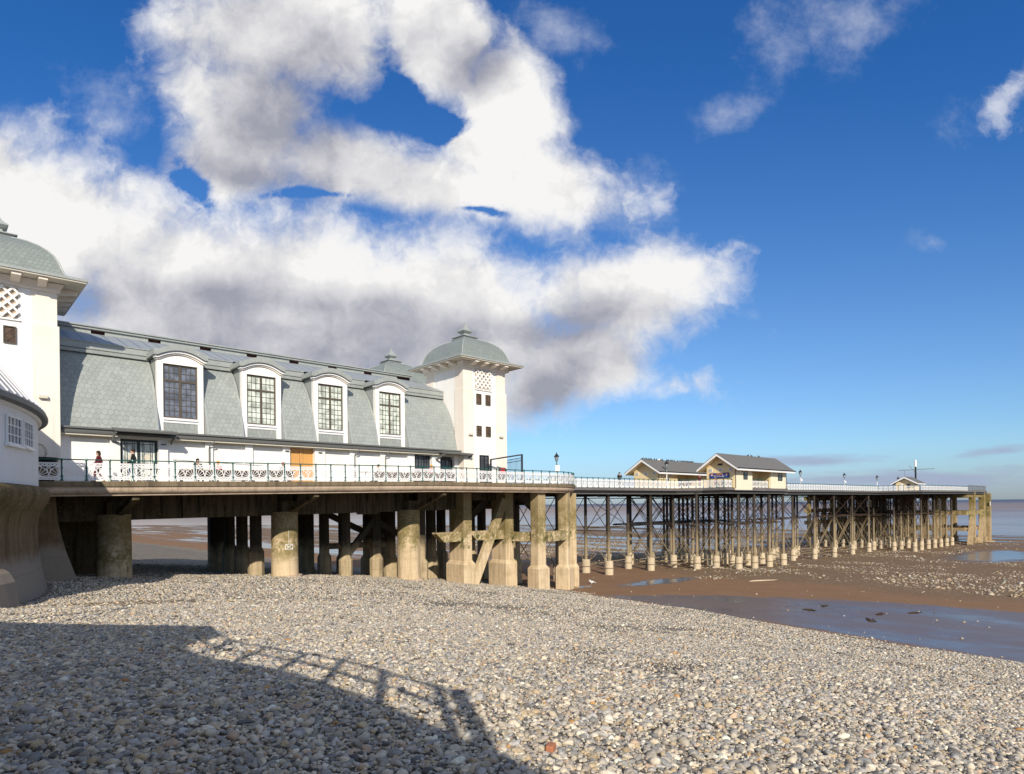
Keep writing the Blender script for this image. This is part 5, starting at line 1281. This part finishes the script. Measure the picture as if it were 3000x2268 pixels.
# ------------------------------------------------------------------ shelters
def shelter(lb, s0, s1, t0, t1, zw, za, full=True, recess=None, name='shelter'):
    """gable ends face along the pier; eaves at height zw, apex za above the eye"""
    zb = D(s0)-.3; T = thing(name, ((s0+s1)/2, (t0+t1)/2, zb), lb, 'shelter'); tm = (t0+t1)/2
    pent = [(t0, zb), (t0, E+zw), (tm, E+za), (t1, E+zw), (t1, zb)]
    b = MB().loft([[(x, y, z) for y, z in pent] for x in (s0, s0+.15)]); b.build('gable_wall', M['shelter'], T)
    MB().loft([[(x, y, z) for y, z in pent] for x in (s1-.15, s1)]).build('gable_wall', M['shelter'], T)
    MB().box(s0+.15, s1-.15, t1-.15, t1, zb, E+zw).build('rear_wall', M['shelter'], T)
    r0, r1 = recess
    wallm = 'palewall' if full else 'shelter'
    for a, c in ((s0+.15, r0), (r1, s1-.15)): MB().box(a, c, t0, t0+.15, zb, E+zw-.0).build('front_wall', M[wallm], T)
    MB().box(r0, r1, t0+.01, t0+.16, E+zw-.45, E+zw).build('lintel', M['palewall'], T)
    MB().box(r0-.02, r0+.1, t0+.16, t1-.3, zb, E+zw-.1).build('recess_side', M['shelter'], T); MB().box(r1-.1, r1+.02, t0+.16, t1-.3, zb, E+zw-.1).build('recess_side', M['shelter'], T)
    MB().box(r0+.1, r1-.1, t0+1.9, t0+2.0, zb, E+zw-.1).build('recess_back', M['shelter'], T)
    # roof planes
    oh = .95; e = 1.05; sl_ = (za-zw)/(tm-t0)
    za2 = za+.42; ze = za2-sl_*(tm-t0+oh)
    b = MB()
    for sg in (-1, 1):
        yE = tm+sg*(tm-t0+oh)
        b.loft([[(x, tm, E+za2), (x, yE, E+ze), (x, yE, E+ze-.06), (x, tm, E+za2-.06)] for x in (s0-e, s1+e)])
    b.build('roof', M['roofgrey'], T)
    b = MB()
    for sg in (-1, 1):
        yE = tm+sg*(tm-t0+oh-.04)
        for x in (s0-e+.03, s1+e-.09): b.loft([[(xx, tm, E+za2-.061), (xx, yE, E+ze-.05), (xx, yE, E+ze-.33), (xx, tm, E+za2-.40)] for xx in (x, x+.06)])
        b.box(s0-e+.1, s1+e-.1, yE-.04 if sg > 0 else yE, yE if sg > 0 else yE+.04, E+ze-.31, E+ze-.061)
    b.build('bargeboards', M['whitepaint'], T)
    b = MB()
    for sg in (-1, 1):
        yE = tm+sg*(tm-t0+oh-.1)
        b.loft([[(x, tm, E+za2-.30), (x, yE, E+ze-.26), (x, yE, E+ze-.31), (x, tm, E+za2-.36)] for x in (s0-e+.1, s1+e-.1)])
    b.build('soffit', M['shelter'], T)
    b = MB().tube([(s0-e, t0-oh-.03, E+ze-.0), (s1+e, t0-oh-.03, E+ze-.0)], .05, 6)
    for x in (s0+.05, s1-.05): b.tube([(x+(-.9 if x < s0+1 else .9), t0-oh, E+ze-.1), (x, t0-.08, E+zw-.35), (x, t0-.08, zb+.2)], .04, 6)
    b.build('rainwater_pipe', M['black'], T)
    # little vent blocks with six holes, high on the gable and front
    for u in (.14, .5, .86):
        y = t0+(t1-t0)*u; z = E+zw-.35
        v = MB().box(s0-.05, s0-.002, y-.27, y+.27, z-.19, z+.19).build('vent', M['whitepaint'], T); b = MB()
        for q in (-.13, 0, .13):
            for h in (-.075, .075): b.box(s0-.056, s0-.051, y+q-.045, y+q+.045, z+h-.05, z+h+.05)
        b.build('vent_holes', M['blackglass'], v)
    for x in [s0+.8+i*1.1 for i in range(3)]+[r1+1+i*1.1 for i in range(3)]:
        if r0-.3 < x < r1+.3 or x > s1-.5: continue
        z = E+zw-.62; v = MB().box(x-.3, x+.3, t0-.05, t0-.002, z-.16, z+.16).build('vent', M['whitepaint'], T); b = MB()
        for q in (-.15, 0, .15): b.box(x+q-.05, x+q+.05, t0-.056, t0-.051, z-.1, z+.1)
        b.build('vent_holes', M['blackglass'], v)
    gridwin('recess_window', T, r0+.2, r0+(r1-r0)*.5, E+zw-2.4, E+zw-.6, t0+1.82, 4, 4, 'whitepaint', 'blueglass', .06, .04)
    return T
S2 = shelter('nearer yellow weatherboard shelter with a blue banner on its gable', 76.1, 91.0, 40.0, 44.0, 4.62, 6.0, True, (80.8, 86.2))
S1 = shelter('farther yellow weatherboard shelter with a row of birds on its ridge', 74.9, 89.5, 50.8, 54.9, 4.55, 5.85, False, (79.8, 85.4))
MB().box(76.15, 90.9, 39.93, 44.0, D(80)-.42, D(80)-.301).build('plinth', M['fascia'], S2)
for x0, x1 in ((78.3, 79.35), (88.4, 89.7)): gridwin('window_frame', S2, x0, x1, E+3.0, E+4.0, 39.92, 1, 2, 'black', 'blackglass', .05, .04)
MB().box(76.03, 76.09, 41.72, 42.35, E+4.85, E+5.08).build('gable_grille', M['black'], S2)
gridwin('window_frame', S1, 76.8, 77.6, E+3.0, E+3.6, 50.72, 2, 1, 'whitepaint', 'blackglass', .05, .04)
# banner
bnr = thing('banner', (76.0, 42.1, E+3.24), 'dark blue banner with an orange heading and two round emblems on the shelter gable', 'banner')
MB().box(75.99, 76.04, 40.75, 43.5, E+3.22, E+3.86).build('board', M['bannerblue'], bnr)
def bn(u0, u1, z0, z1, mat, nm, d_=.004): MB().box(75.989-d_, 75.989, 43.5-u1, 43.5-u0, E+z0, E+z1).build(nm, M[mat], bnr)
def row_letters(u0, u1, z0, z1, n, mat, nm):
    b = MB(); w_ = (u1-u0)/n; rr = random.Random(n)
    for k in range(n):
        a = u0+k*w_; gap = w_*.18
        y0, y1 = 43.5-(a+w_-gap), 43.5-a
        b.box(75.983, 75.9885, y0, y0+w_*.26, E+z0, E+z1)
        if k % 3 != 1: b.box(75.984, 75.9885, y1-w_*.22, y1, E+z0, E+z1)
        b.box(75.9835, 75.9885, y0+w_*.261, y1-w_*.221, E+(z1-(z1-z0)*.25 if k % 2 else z0), E+(z1 if k % 2 else z0+(z1-z0)*.25))
    b.build(nm, M[mat], bnr)
row_letters(.88, 1.88, 3.63, 3.80, 9, 'orange', 'orange_lettering')
row_letters(.62, .9, 3.50, 3.58, 4, 'whitepaint', 'white_lettering'); row_letters(.58, .98, 3.32, 3.41, 6, 'whitepaint', 'white_lettering'); row_letters(1.05, 1.55, 3.40, 3.50, 8, 'whitepaint', 'white_lettering'); row_letters(1.72, 1.98, 3.50, 3.58, 4, 'whitepaint', 'white_lettering'); row_letters(1.6, 2.12, 3.32, 3.41, 8, 'whitepaint', 'white_lettering')
for u in (.33, 2.42):
    def disc(r, mat, nm, x, a0=0, a1=2*math.pi, dz=0):
        pts = [(43.5-u+r*math.cos(a), E+3.56+dz+r*math.sin(a)) for a in np.linspace(a0, a1, 20, endpoint=a1 < 6)]
        MB().loft([[(xx, y, z) for y, z in pts] for xx in (x, x+.003)]).build(nm, M[mat], bnr)
    disc(.25, 'lightblue', 'emblem_ring', 75.984); disc(.215, 'bannerblue', 'emblem_field', 75.980); disc(.20, 'orange', 'emblem_arch', 75.976, 0, math.pi); disc(.15, 'signred', 'emblem_arch', 75.972, 0, math.pi); disc(.08, 'whitepaint', 'emblem_heart', 75.968)
ht = thing('hut', (173.7, 47, D(174)), 'small gabled cream hut near the pier head', 'hut'); zb = D(174)-.1
pent = [(45, zb), (45, E+4.2), (47, E+5.35), (49, E+4.2), (49, zb)]
MB().loft([[(x, y, z) for y, z in pent] for x in (172, 175.6)]).build('wall', M['shelter'], ht)
b = MB(); wb = MB()
for sg in (-1, 1):
    b.loft([[(x, 47, E+5.75), (x, 47+sg*2.95, E+4.1), (x, 47+sg*2.95, E+4.03), (x, 47, E+5.68)] for x in (171.2, 177.6)])
    wb.loft([[(x, 47, E+5.67), (x, 47+sg*2.9, E+4.05), (x, 47+sg*2.9, E+3.75), (x, 47, E+5.3)] for x in (171.2, 171.3)]); wb.box(171.3, 177.6, 47+sg*2.9-.03, 47+sg*2.9+.03, E+3.8, E+4.05)
b.build('roof', M['roofgrey'], ht); wb.build('bargeboards', M['whitepaint'], ht)
MB().box(171.95, 171.99, 45.9, 46.6, zb+.9, zb+1.9).build('window', M['blackglass'], ht); MB().box(171.95, 171.99, 47.5, 48.0, zb, zb+2.0).build('door', M['whitepaint'], ht)
mst = thing('signal_mast', (192, 50, D(192)), 'dark navigation mast with a crossarm and a white top, behind the small hut', 'mast')
zb = D(192); MB().lathe([(.26, zb), (.2, E+8.9)], 192, 50, 8).build('pole', M['black'], mst); MB().lathe([(.28, E+8.9), (.28, E+10.6), (.2, E+10.7)], 192, 50, 8).build('light_drum', M['whitepaint'], mst)
MB().tube([(190.2, 53.6, E+8.0), (193.8, 46.2, E+8.25)], .08, 6).build('crossarm', M['gutter'], mst); MB().tube([(190.8, 52.2, E+4.4), (190.8, 52.2, E+8.0)], .04, 5).build('antenna', M['gutter'], mst); MB().tube([(192, 50, E+7.4), (191.4, 51.3, E+9.2)], .05, 5).build('stay', M['gutter'], mst)

# ------------------------------------------------------------------ lamp posts
def lamp(x, lb, board):
    zb = D(x); T = thing('lamp_post', (x, 50, zb), lb, 'lamp post', 'lantern lamp posts along the pier'); zt = E+6.0
    MB().lathe([(.16, zb), (.16, zb+.5), (.10, zb+.6), (.075, zb+1.2), (.065, zt-1.45)], x, 50, 10).build('pole', M['whitepaint'], T, True)
    MB().lathe([(.10, zt-1.46), (.10, zt-1.38), (.06, zt-1.3), (.05, zt-1.12), (.09, zt-1.08)], x, 50, 10).build('neck', M['greenpaint'], T, True)
    MB().lathe([(.10, zt-1.079), (.24, zt-.52)], x, 50, 6).build('lantern_glass', M['lampglass'], T)
    b = MB().lathe([(.30, zt-.519), (.31, zt-.46), (.17, zt-.30), (.10, zt-.18), (.05, zt-.14), (.04, zt-.05), (.01, zt+.05)], x, 50, 6)
    for q in range(6): a = q*math.pi/3; b.tube([(x+.105*math.cos(a), 50+.105*math.sin(a), zt-1.08), (x+.25*math.cos(a), 50+.25*math.sin(a), zt-.52)], .012, 4)
    b.build('lantern_crown', M['black'], T)
    if board == 'sign': MB().box(x-.36, x+.36, 49.86, 49.9, zt-2.25, zt-1.47).build('sign_board', M['whitepaint'], T)
    if board == 'box': MB().box(x-.30, x+.30, 49.72, 49.92, zt-2.2, zt-1.75).build('loudspeaker_box', M['whitepaint'], T)
lamp(53.4, 'lantern lamp post carrying a white sign board, nearest to the wide deck', 'sign')
lamp(75.8, 'lantern lamp post standing in front of the farther yellow shelter', None)
lamp(119.9, 'lantern lamp post with a white box, first one past the shelters', 'box')
lamp(141.8, 'lantern lamp post with a white box, second one past the shelters', 'box')
lamp(162.0, 'slim lantern lamp post, third one past the shelters', None)
lamp(177.4, 'lantern lamp post half hidden behind the small gabled hut', None)
b = MB(); b.box(92.6, 93.5, 45.9, 46.8, D(93), D(93)+1.35); b.box(92.5, 93.6, 45.8, 46.9, D(93)+1.351, D(93)+1.45); tag(b.build('white_pillar', M['whitepaint']), 'white square pillar where the railing starts again past the shelters', 'pillar')

# ------------------------------------------------------------------ people
def skin_mesh(nodes, edges, radii, sub=1):
    me = bpy.data.meshes.new('tmp'); me.from_pydata(nodes, edges, []); o = bpy.data.objects.new('tmp', me); COL.objects.link(o)
    o.modifiers.new('skin', 'SKIN')
    if not me.skin_vertices:
        bm = bmesh.new(); bm.from_mesh(me); bm.verts.layers.skin.verify(); bm.to_mesh(me); bm.free()
    for k, r in enumerate(radii):
        me.skin_vertices[0].data[k].radius = (r, r) if not hasattr(r, '__len__') else r
    me.skin_vertices[0].data[0].use_root = True
    if sub: s_ = o.modifiers.new('sub', 'SUBSURF'); s_.levels = sub; s_.render_levels = sub
    dg = bpy.context.evaluated_depsgraph_get(); ev = o.evaluated_get(dg); m2 = bpy.data.meshes.new_from_object(ev); bpy.data.objects.remove(o); bpy.data.meshes.remove(me)
    m2.polygons.foreach_set('use_smooth', [True]*len(m2.polygons)); return m2
BODY = {}
def body(pose, hgt, top, legs, hair, hood=False):
    """local frame: faces +Y"""
    key = (pose,)
    sitz = -.42 if pose == 'sit' else 0
    hip = .93+sitz; sh = 1.44+sitz; nk = 1.52+sitz; hd = 1.66+sitz
    if pose == 'walk': legsP = [[(-.09, .02, hip), (-.10, .22, .52), (-.10, .20, .09), (-.10, .36, .03)], [(.09, -.02, hip), (.10, .0, .50), (.10, -.33, .12), (.10, -.22, .03)]]
    elif pose == 'sit': legsP = [[(-.10, .05, hip), (-.12, .46, hip+.02), (-.12, .48, .08), (-.12, .62, .03)], [(.10, .05, hip), (.12, .46, hip+.02), (.12, .46, .08), (.12, .60, .03)]]
    else: legsP = [[(-.09, 0, hip), (-.10, .02, .50), (-.10, -.01, .08), (-.10, .14, .03)], [(.09, 0, hip), (.10, .02, .50), (.10, -.01, .08), (.10, .14, .03)]]
    if pose == 'walk': arms = [[(-.20, 0, sh), (-.25, -.10, sh-.29), (-.24, .06, sh-.52)], [(.20, 0, sh), (.25, .06, sh-.29), (.24, .28, sh-.44)]]
    elif pose == 'lean' or pose == 'sit': arms = [[(-.20, 0, sh), (-.25, .08, sh-.28), (-.16, .32, sh-.30)], [(.20, 0, sh), (.25, .08, sh-.28), (.16, .32, sh-.30)]]
    else: arms = [[(-.20, 0, sh), (-.25, -.02, sh-.29), (-.23, .06, sh-.54)], [(.20, 0, sh), (.25, -.02, sh-.29), (.23, .06, sh-.54)]]
    N = [(0, 0, hip), (0, .0, hip+.22), (0, .0, sh-.06), (0, .01, nk), (0, .03, hd-.06), (0, .035, hd+.06)]; Eg = [(0, 1), (1, 2), (2, 3), (3, 4), (4, 5)]; Rr = [(.15, .11), (.14, .10), (.16, .10), .055, (.075, .09), (.075, .095)]
    def add(p, par, r): N.append(p); Rr.append(r); Eg.append((par, len(N)-1)); return len(N)-1
    for L in legsP:
        a = add(L[0], 0, .085); c = add(L[1], a, .06); d_ = add(L[2], c, .042); add(L[3], d_, .035)
    for A_ in arms:
        a = add(A_[0], 2, .055); c = add(A_[1], a, .042); w_ = add(A_[2], c, .030)
        dv = (Vector(A_[2])-Vector(A_[1])).normalized(); sd = Vector((1, 0, 0)); p = Vector(A_[2])+dv*.07; pm = add(tuple(p), w_, .034)
        for q, l_ in zip((-1.5, -.5, .5, 1.5), (.055, .068, .063, .048)):
            f1 = p+dv*(.03+l_*.5)+sd*q*.019; a1 = add(tuple(f1), pm, .010); add(tuple(f1+dv*l_*.5+Vector((0, .012, -.006))), a1, .008)
        t1 = Vector(A_[2])+dv*.03+sd*.035*(1 if A_[0][0] < 0 else -1); a1 = add(tuple(t1), w_, .012); add(tuple(t1+dv*.045), a1, .009)
    add((0, .145, hd-.005), 4, .014)      # nose
    m_b = skin_mesh(N, Eg, Rr, 1)
    # coat
    N = [(0, 0, hip-.10), (0, 0, hip+.05), (0, .0, hip+.22), (0, 0, sh-.06), (0, .0, sh+.05)]; Eg = [(0, 1), (1, 2), (2, 3), (3, 4)]; Rr = [(.19, .15), (.18, .14), (.165, .13), (.185, .125), (.09, .08)]
    for A_ in arms: a = add(A_[0], 3, .075); c = add(A_[1], a, .062); add(tuple(Vector(A_[2])-(Vector(A_[2])-Vector(A_[1])).normalized()*.01), c, .048)
    m_c = skin_mesh(N, Eg, Rr, 1)
    N = [(0, 0, hip+.04)]; Eg = []; Rr = [(.155, .12)]
    for L in legsP: a = add(L[0], 0, .105); c = add(L[1], a, .078); add((L[2][0], L[2][1], L[2][2]), c, .062)
    m_t = skin_mesh(N, Eg, Rr, 1)
    b = MB()
    for L in legsP: x, y, z = L[2]; b.ellip((L[3][0], L[3][1]-.07, .045), (.05, .14, .05), 8, 5)
    b2 = MB(); b2.ellip((0, .005, hd+.045), (.098, .112, .10), 12, 7)
    if hood: b2.ellip((0, -.03, hd-.06), (.105, .09, .14), 12, 7)
    b3 = MB()
    for x in (-.032, .032): b3.ellip((x, .118, hd+.015), (.012, .008, .008), 6, 4)
    b4 = MB(); b4.ellip((0, .124, hd-.055), (.026, .008, .008), 8, 4)
    return m_b, m_c, m_t, b, b2, b3, b4
def person(x, y, face, lb, pose='stand', top='blackcloth', legs='navy', hair='brownhair', hood=False, sc=1.0, z=None, grp=None):
    z = D(x) if z is None else z
    T = thing('person', (x, y, z), lb, 'person', grp, face); T.scale = (sc,)*3
    m_b, m_c, m_t, b, b2, b3, b4 = body(pose, 1.75, top, legs, hair, hood)
    def add(nm, me, mat):
        me.name = nm; me.materials.clear(); me.materials.append(M[mat]); o = bpy.data.objects.new(nm, me); COL.objects.link(o); o.parent = T; return o
    bo = add('body', m_b, 'skin'); add('coat', m_c, top); add('trousers', m_t, legs)
    def mb(nm, q, mat, par):
        o = q.build(nm, M[mat], None, True, origin=(0, 0, 0)); o.parent = par
    mb('shoes', b, 'blackcloth', T); mb('hair', b2, hair, T); mb('eyes', b3, 'blackcloth', bo); mb('mouth', b4, 'maroon', bo)
    return T
LEFT = R(90)      # facing back towards the shore
person(6.95, 41.0, LEFT+.1, 'woman with dark hair in a maroon coat walking towards the shore', 'walk', 'maroon', 'maroon', 'brownhair', True, .97)
person(8.6, 40.9, LEFT-.1, 'man in a black jacket and blue jeans walking past the glazed doors', 'walk', 'blackcloth', 'navy', 'brownhair', False, 1.06)
person(11.75, 40.0, R(180), 'seated person in black with a dark cap, left one on the long bench', 'sit', 'blackcloth', 'blackcloth', 'blackcloth')
person(12.9, 40.0, R(0), 'seated person with light brown hair in a red top on the long bench', 'sit', 'redcloth', 'navy', 'orange', False, .92)
person(17.0, 40.2, R(100), 'seated person in dark clothes left of the wooden door', 'sit', 'blackcloth', 'navy', 'pink', False, .95)
person(24.3, 40.6, R(60), 'person bending low over a table near the railing right of the wooden door', 'sit', 'blackcloth', 'blackcloth', 'brownhair', False, .95)
person(28.9, 40.4, R(180), 'seated person in pink by the dark window', 'sit', 'pink', 'navy', 'orange', False, 1.0)
person(60.9, 46.75, R(150), 'person in a dark hooded jacket leaning on the railing past the round deck end', 'lean', 'blackcloth', 'navy', 'brownhair', True, 1.05)
for k, (x, y, c1, h1, lb) in enumerate(((80.4, 51.6, 'bluecloth', 'brownhair', 'left of the three people sheltering in the farther shelter'), (82.0, 51.8, 'bluecloth', 'whitehair', 'person in a pale hat in the middle of the farther shelter opening'), (83.4, 51.6, 'blackcloth', 'pink', 'right of the three people in the farther shelter opening'))):
    person(x, y, R(150), lb, 'stand', c1, 'navy', h1, False, 1.0)
person(75.2, 42.2, R(170), 'person in red sitting under the blue banner', 'sit', 'redcloth', 'navy', 'pink', False, .92)
person(75.3, 41.2, R(110), 'person in grey sitting near the corner of the bannered shelter', 'sit', 'fascia', 'navy', 'brownhair', False, .90)
person(75.3, 44.6, R(170), 'person in dark red beside the shelter gable, left of the banner', 'stand', 'maroon', 'blackcloth', 'pink', False, 1.0)

# ------------------------------------------------------------------ birds
def bird_mesh(mat):
    b = MB(); b.ellip((0, 0, .13), (.15, .07, .075), 8, 6); b.ellip((.12, 0, .22), (.05, .045, .05), 8, 5); b.tube([(.10, 0, .16), (.12, 0, .22)], .045, 6)
    b.loft([[(-.10, -.04, .12), (-.10, .04, .12), (-.10, .04, .15), (-.10, -.04, .15)], [(-.30, -.03, .09), (-.30, .03, .09), (-.30, .03, .10), (-.30, -.03, .10)]]); b.tube([(.16, 0, .22), (.21, 0, .21)], [.014, .004], 5)
    b.tube([(0, .03, .08), (.01, .03, 0)], .01, 4); b.tube([(0, -.03, .08), (.01, -.03, 0)], .01, 4); return b.build('bird', M[mat], smooth=True, origin=(0, 0, 0))
b0 = bird_mesh('feather'); b1 = bird_mesh('whitefeather'); used = {0: False, 1: False}
rg = random.Random(3); spots = [(74.2+.50*k+rg.uniform(-.15, .15), 52.85, 6.15, 0, 1) for k in range(26) if k not in (5, 11, 17)]+[(78.2, 52.85, 6.15, 1, 1), (86.6, 52.85, 6.15, 0, 1), (87.2, 52.85, 6.15, 0, 1)]+[(83.6, 42.0, 6.31, 0, 2), (84.6, 42.0, 6.31, 0, 2), (86.8, 42.0, 6.31, 0, 2)]
LB = {(0, 1): 'dark grey bird perched in the row on the farther shelter ridge', (1, 1): 'white bird perched among the dark ones on the farther shelter ridge', (0, 2): 'dark bird perched on the ridge of the nearer shelter'}
for x, y, z, kd, wh in spots:
    src = (b0, b1)[kd]
    if used[kd]: o = src.copy(); COL.objects.link(o)
    else: o = src; used[kd] = True
    o.location = (x, y, E+z); o.rotation_euler = (0, 0, rg.choice((0, math.pi))+rg.uniform(-.7, .7)); o.scale = (1.25,)*3
    tag(o, LB[(kd, wh)], 'bird', 'birds on the far shelter ridge' if wh == 1 else 'birds on the near shelter ridge')
o = b1.copy(); COL.objects.link(o); o.location = (49.3, 41.5, g1(49.3, 41.5)); o.rotation_euler = (0, 0, 2); o.scale = (1.6,)*3; tag(o, 'white gull standing on the wet sand by the last deck pier', 'bird', 'gull on the sand')

# loose things on the beach
def on_ground(b, nm, mat, lb, cat, **kw): return tag(b.build(nm, M[mat], **kw), lb, cat)
x, y = 3.3, 3.2
for _ in range(20):
    dd_ = (E-g1(x, y))/.393; x, y = dd_*(.057*SA+CA), dd_*(SA-.057*CA)
z = g1(x, y)+.01; bmx = MB(); c_, s_ = math.cos(.5), math.sin(.5)
bmx.loft([[(x+(a*c_-b_*s_), y+(a*s_+b_*c_), zz) for a, b_ in ((-.058, -.035), (.058, -.038), (.054, .038), (-.054, .035))] for zz in (z+.0, z+.062)])
on_ground(bmx, 'brick', 'brick', 'worn orange-red brick lying among the stones', 'brick', bevel=.014)
b = MB(); p = [(63.5+.9*k*.8, 31.9+.25*math.sin(k)-.22*k) for k in range(6)]; b.tube([(u, v, g1(u, v)+.09) for u, v in p], [.03, .07, .08, .07, .05, .02], 6)
on_ground(b, 'driftwood', 'base', 'pale driftwood branch at the edge of the stony foreshore', 'driftwood', smooth=True)
for k, (x, y, l_, a) in enumerate(((49, 15, 1.3, .3), (47.5, 19, 1.0, 1.0), (52, 14, 1.1, -.2), (45.5, 14.4, 1.2, .5), (50.5, 19.5, .8, .1))):
    b = MB(); rr_ = random.Random(k)
    for q in range(7):
        pts = [(x+rr_.uniform(-.3, .3)+l_*f*math.cos(a+rr_.uniform(-.3, .3)), y+rr_.uniform(-.25, .25)+l_*f*math.sin(a)) for f in (0, .3, .6, 1)]; b.tube([(u, v, g1(u, v)+.02) for u, v in pts], .03, 4)
    on_ground(b, 'seaweed', 'weed', 'brown seaweed strand on the wet sand, %s' % ['in the middle', 'towards the pier', 'farthest out', 'nearest the stones', 'small one towards the pier'][k], 'seaweed')
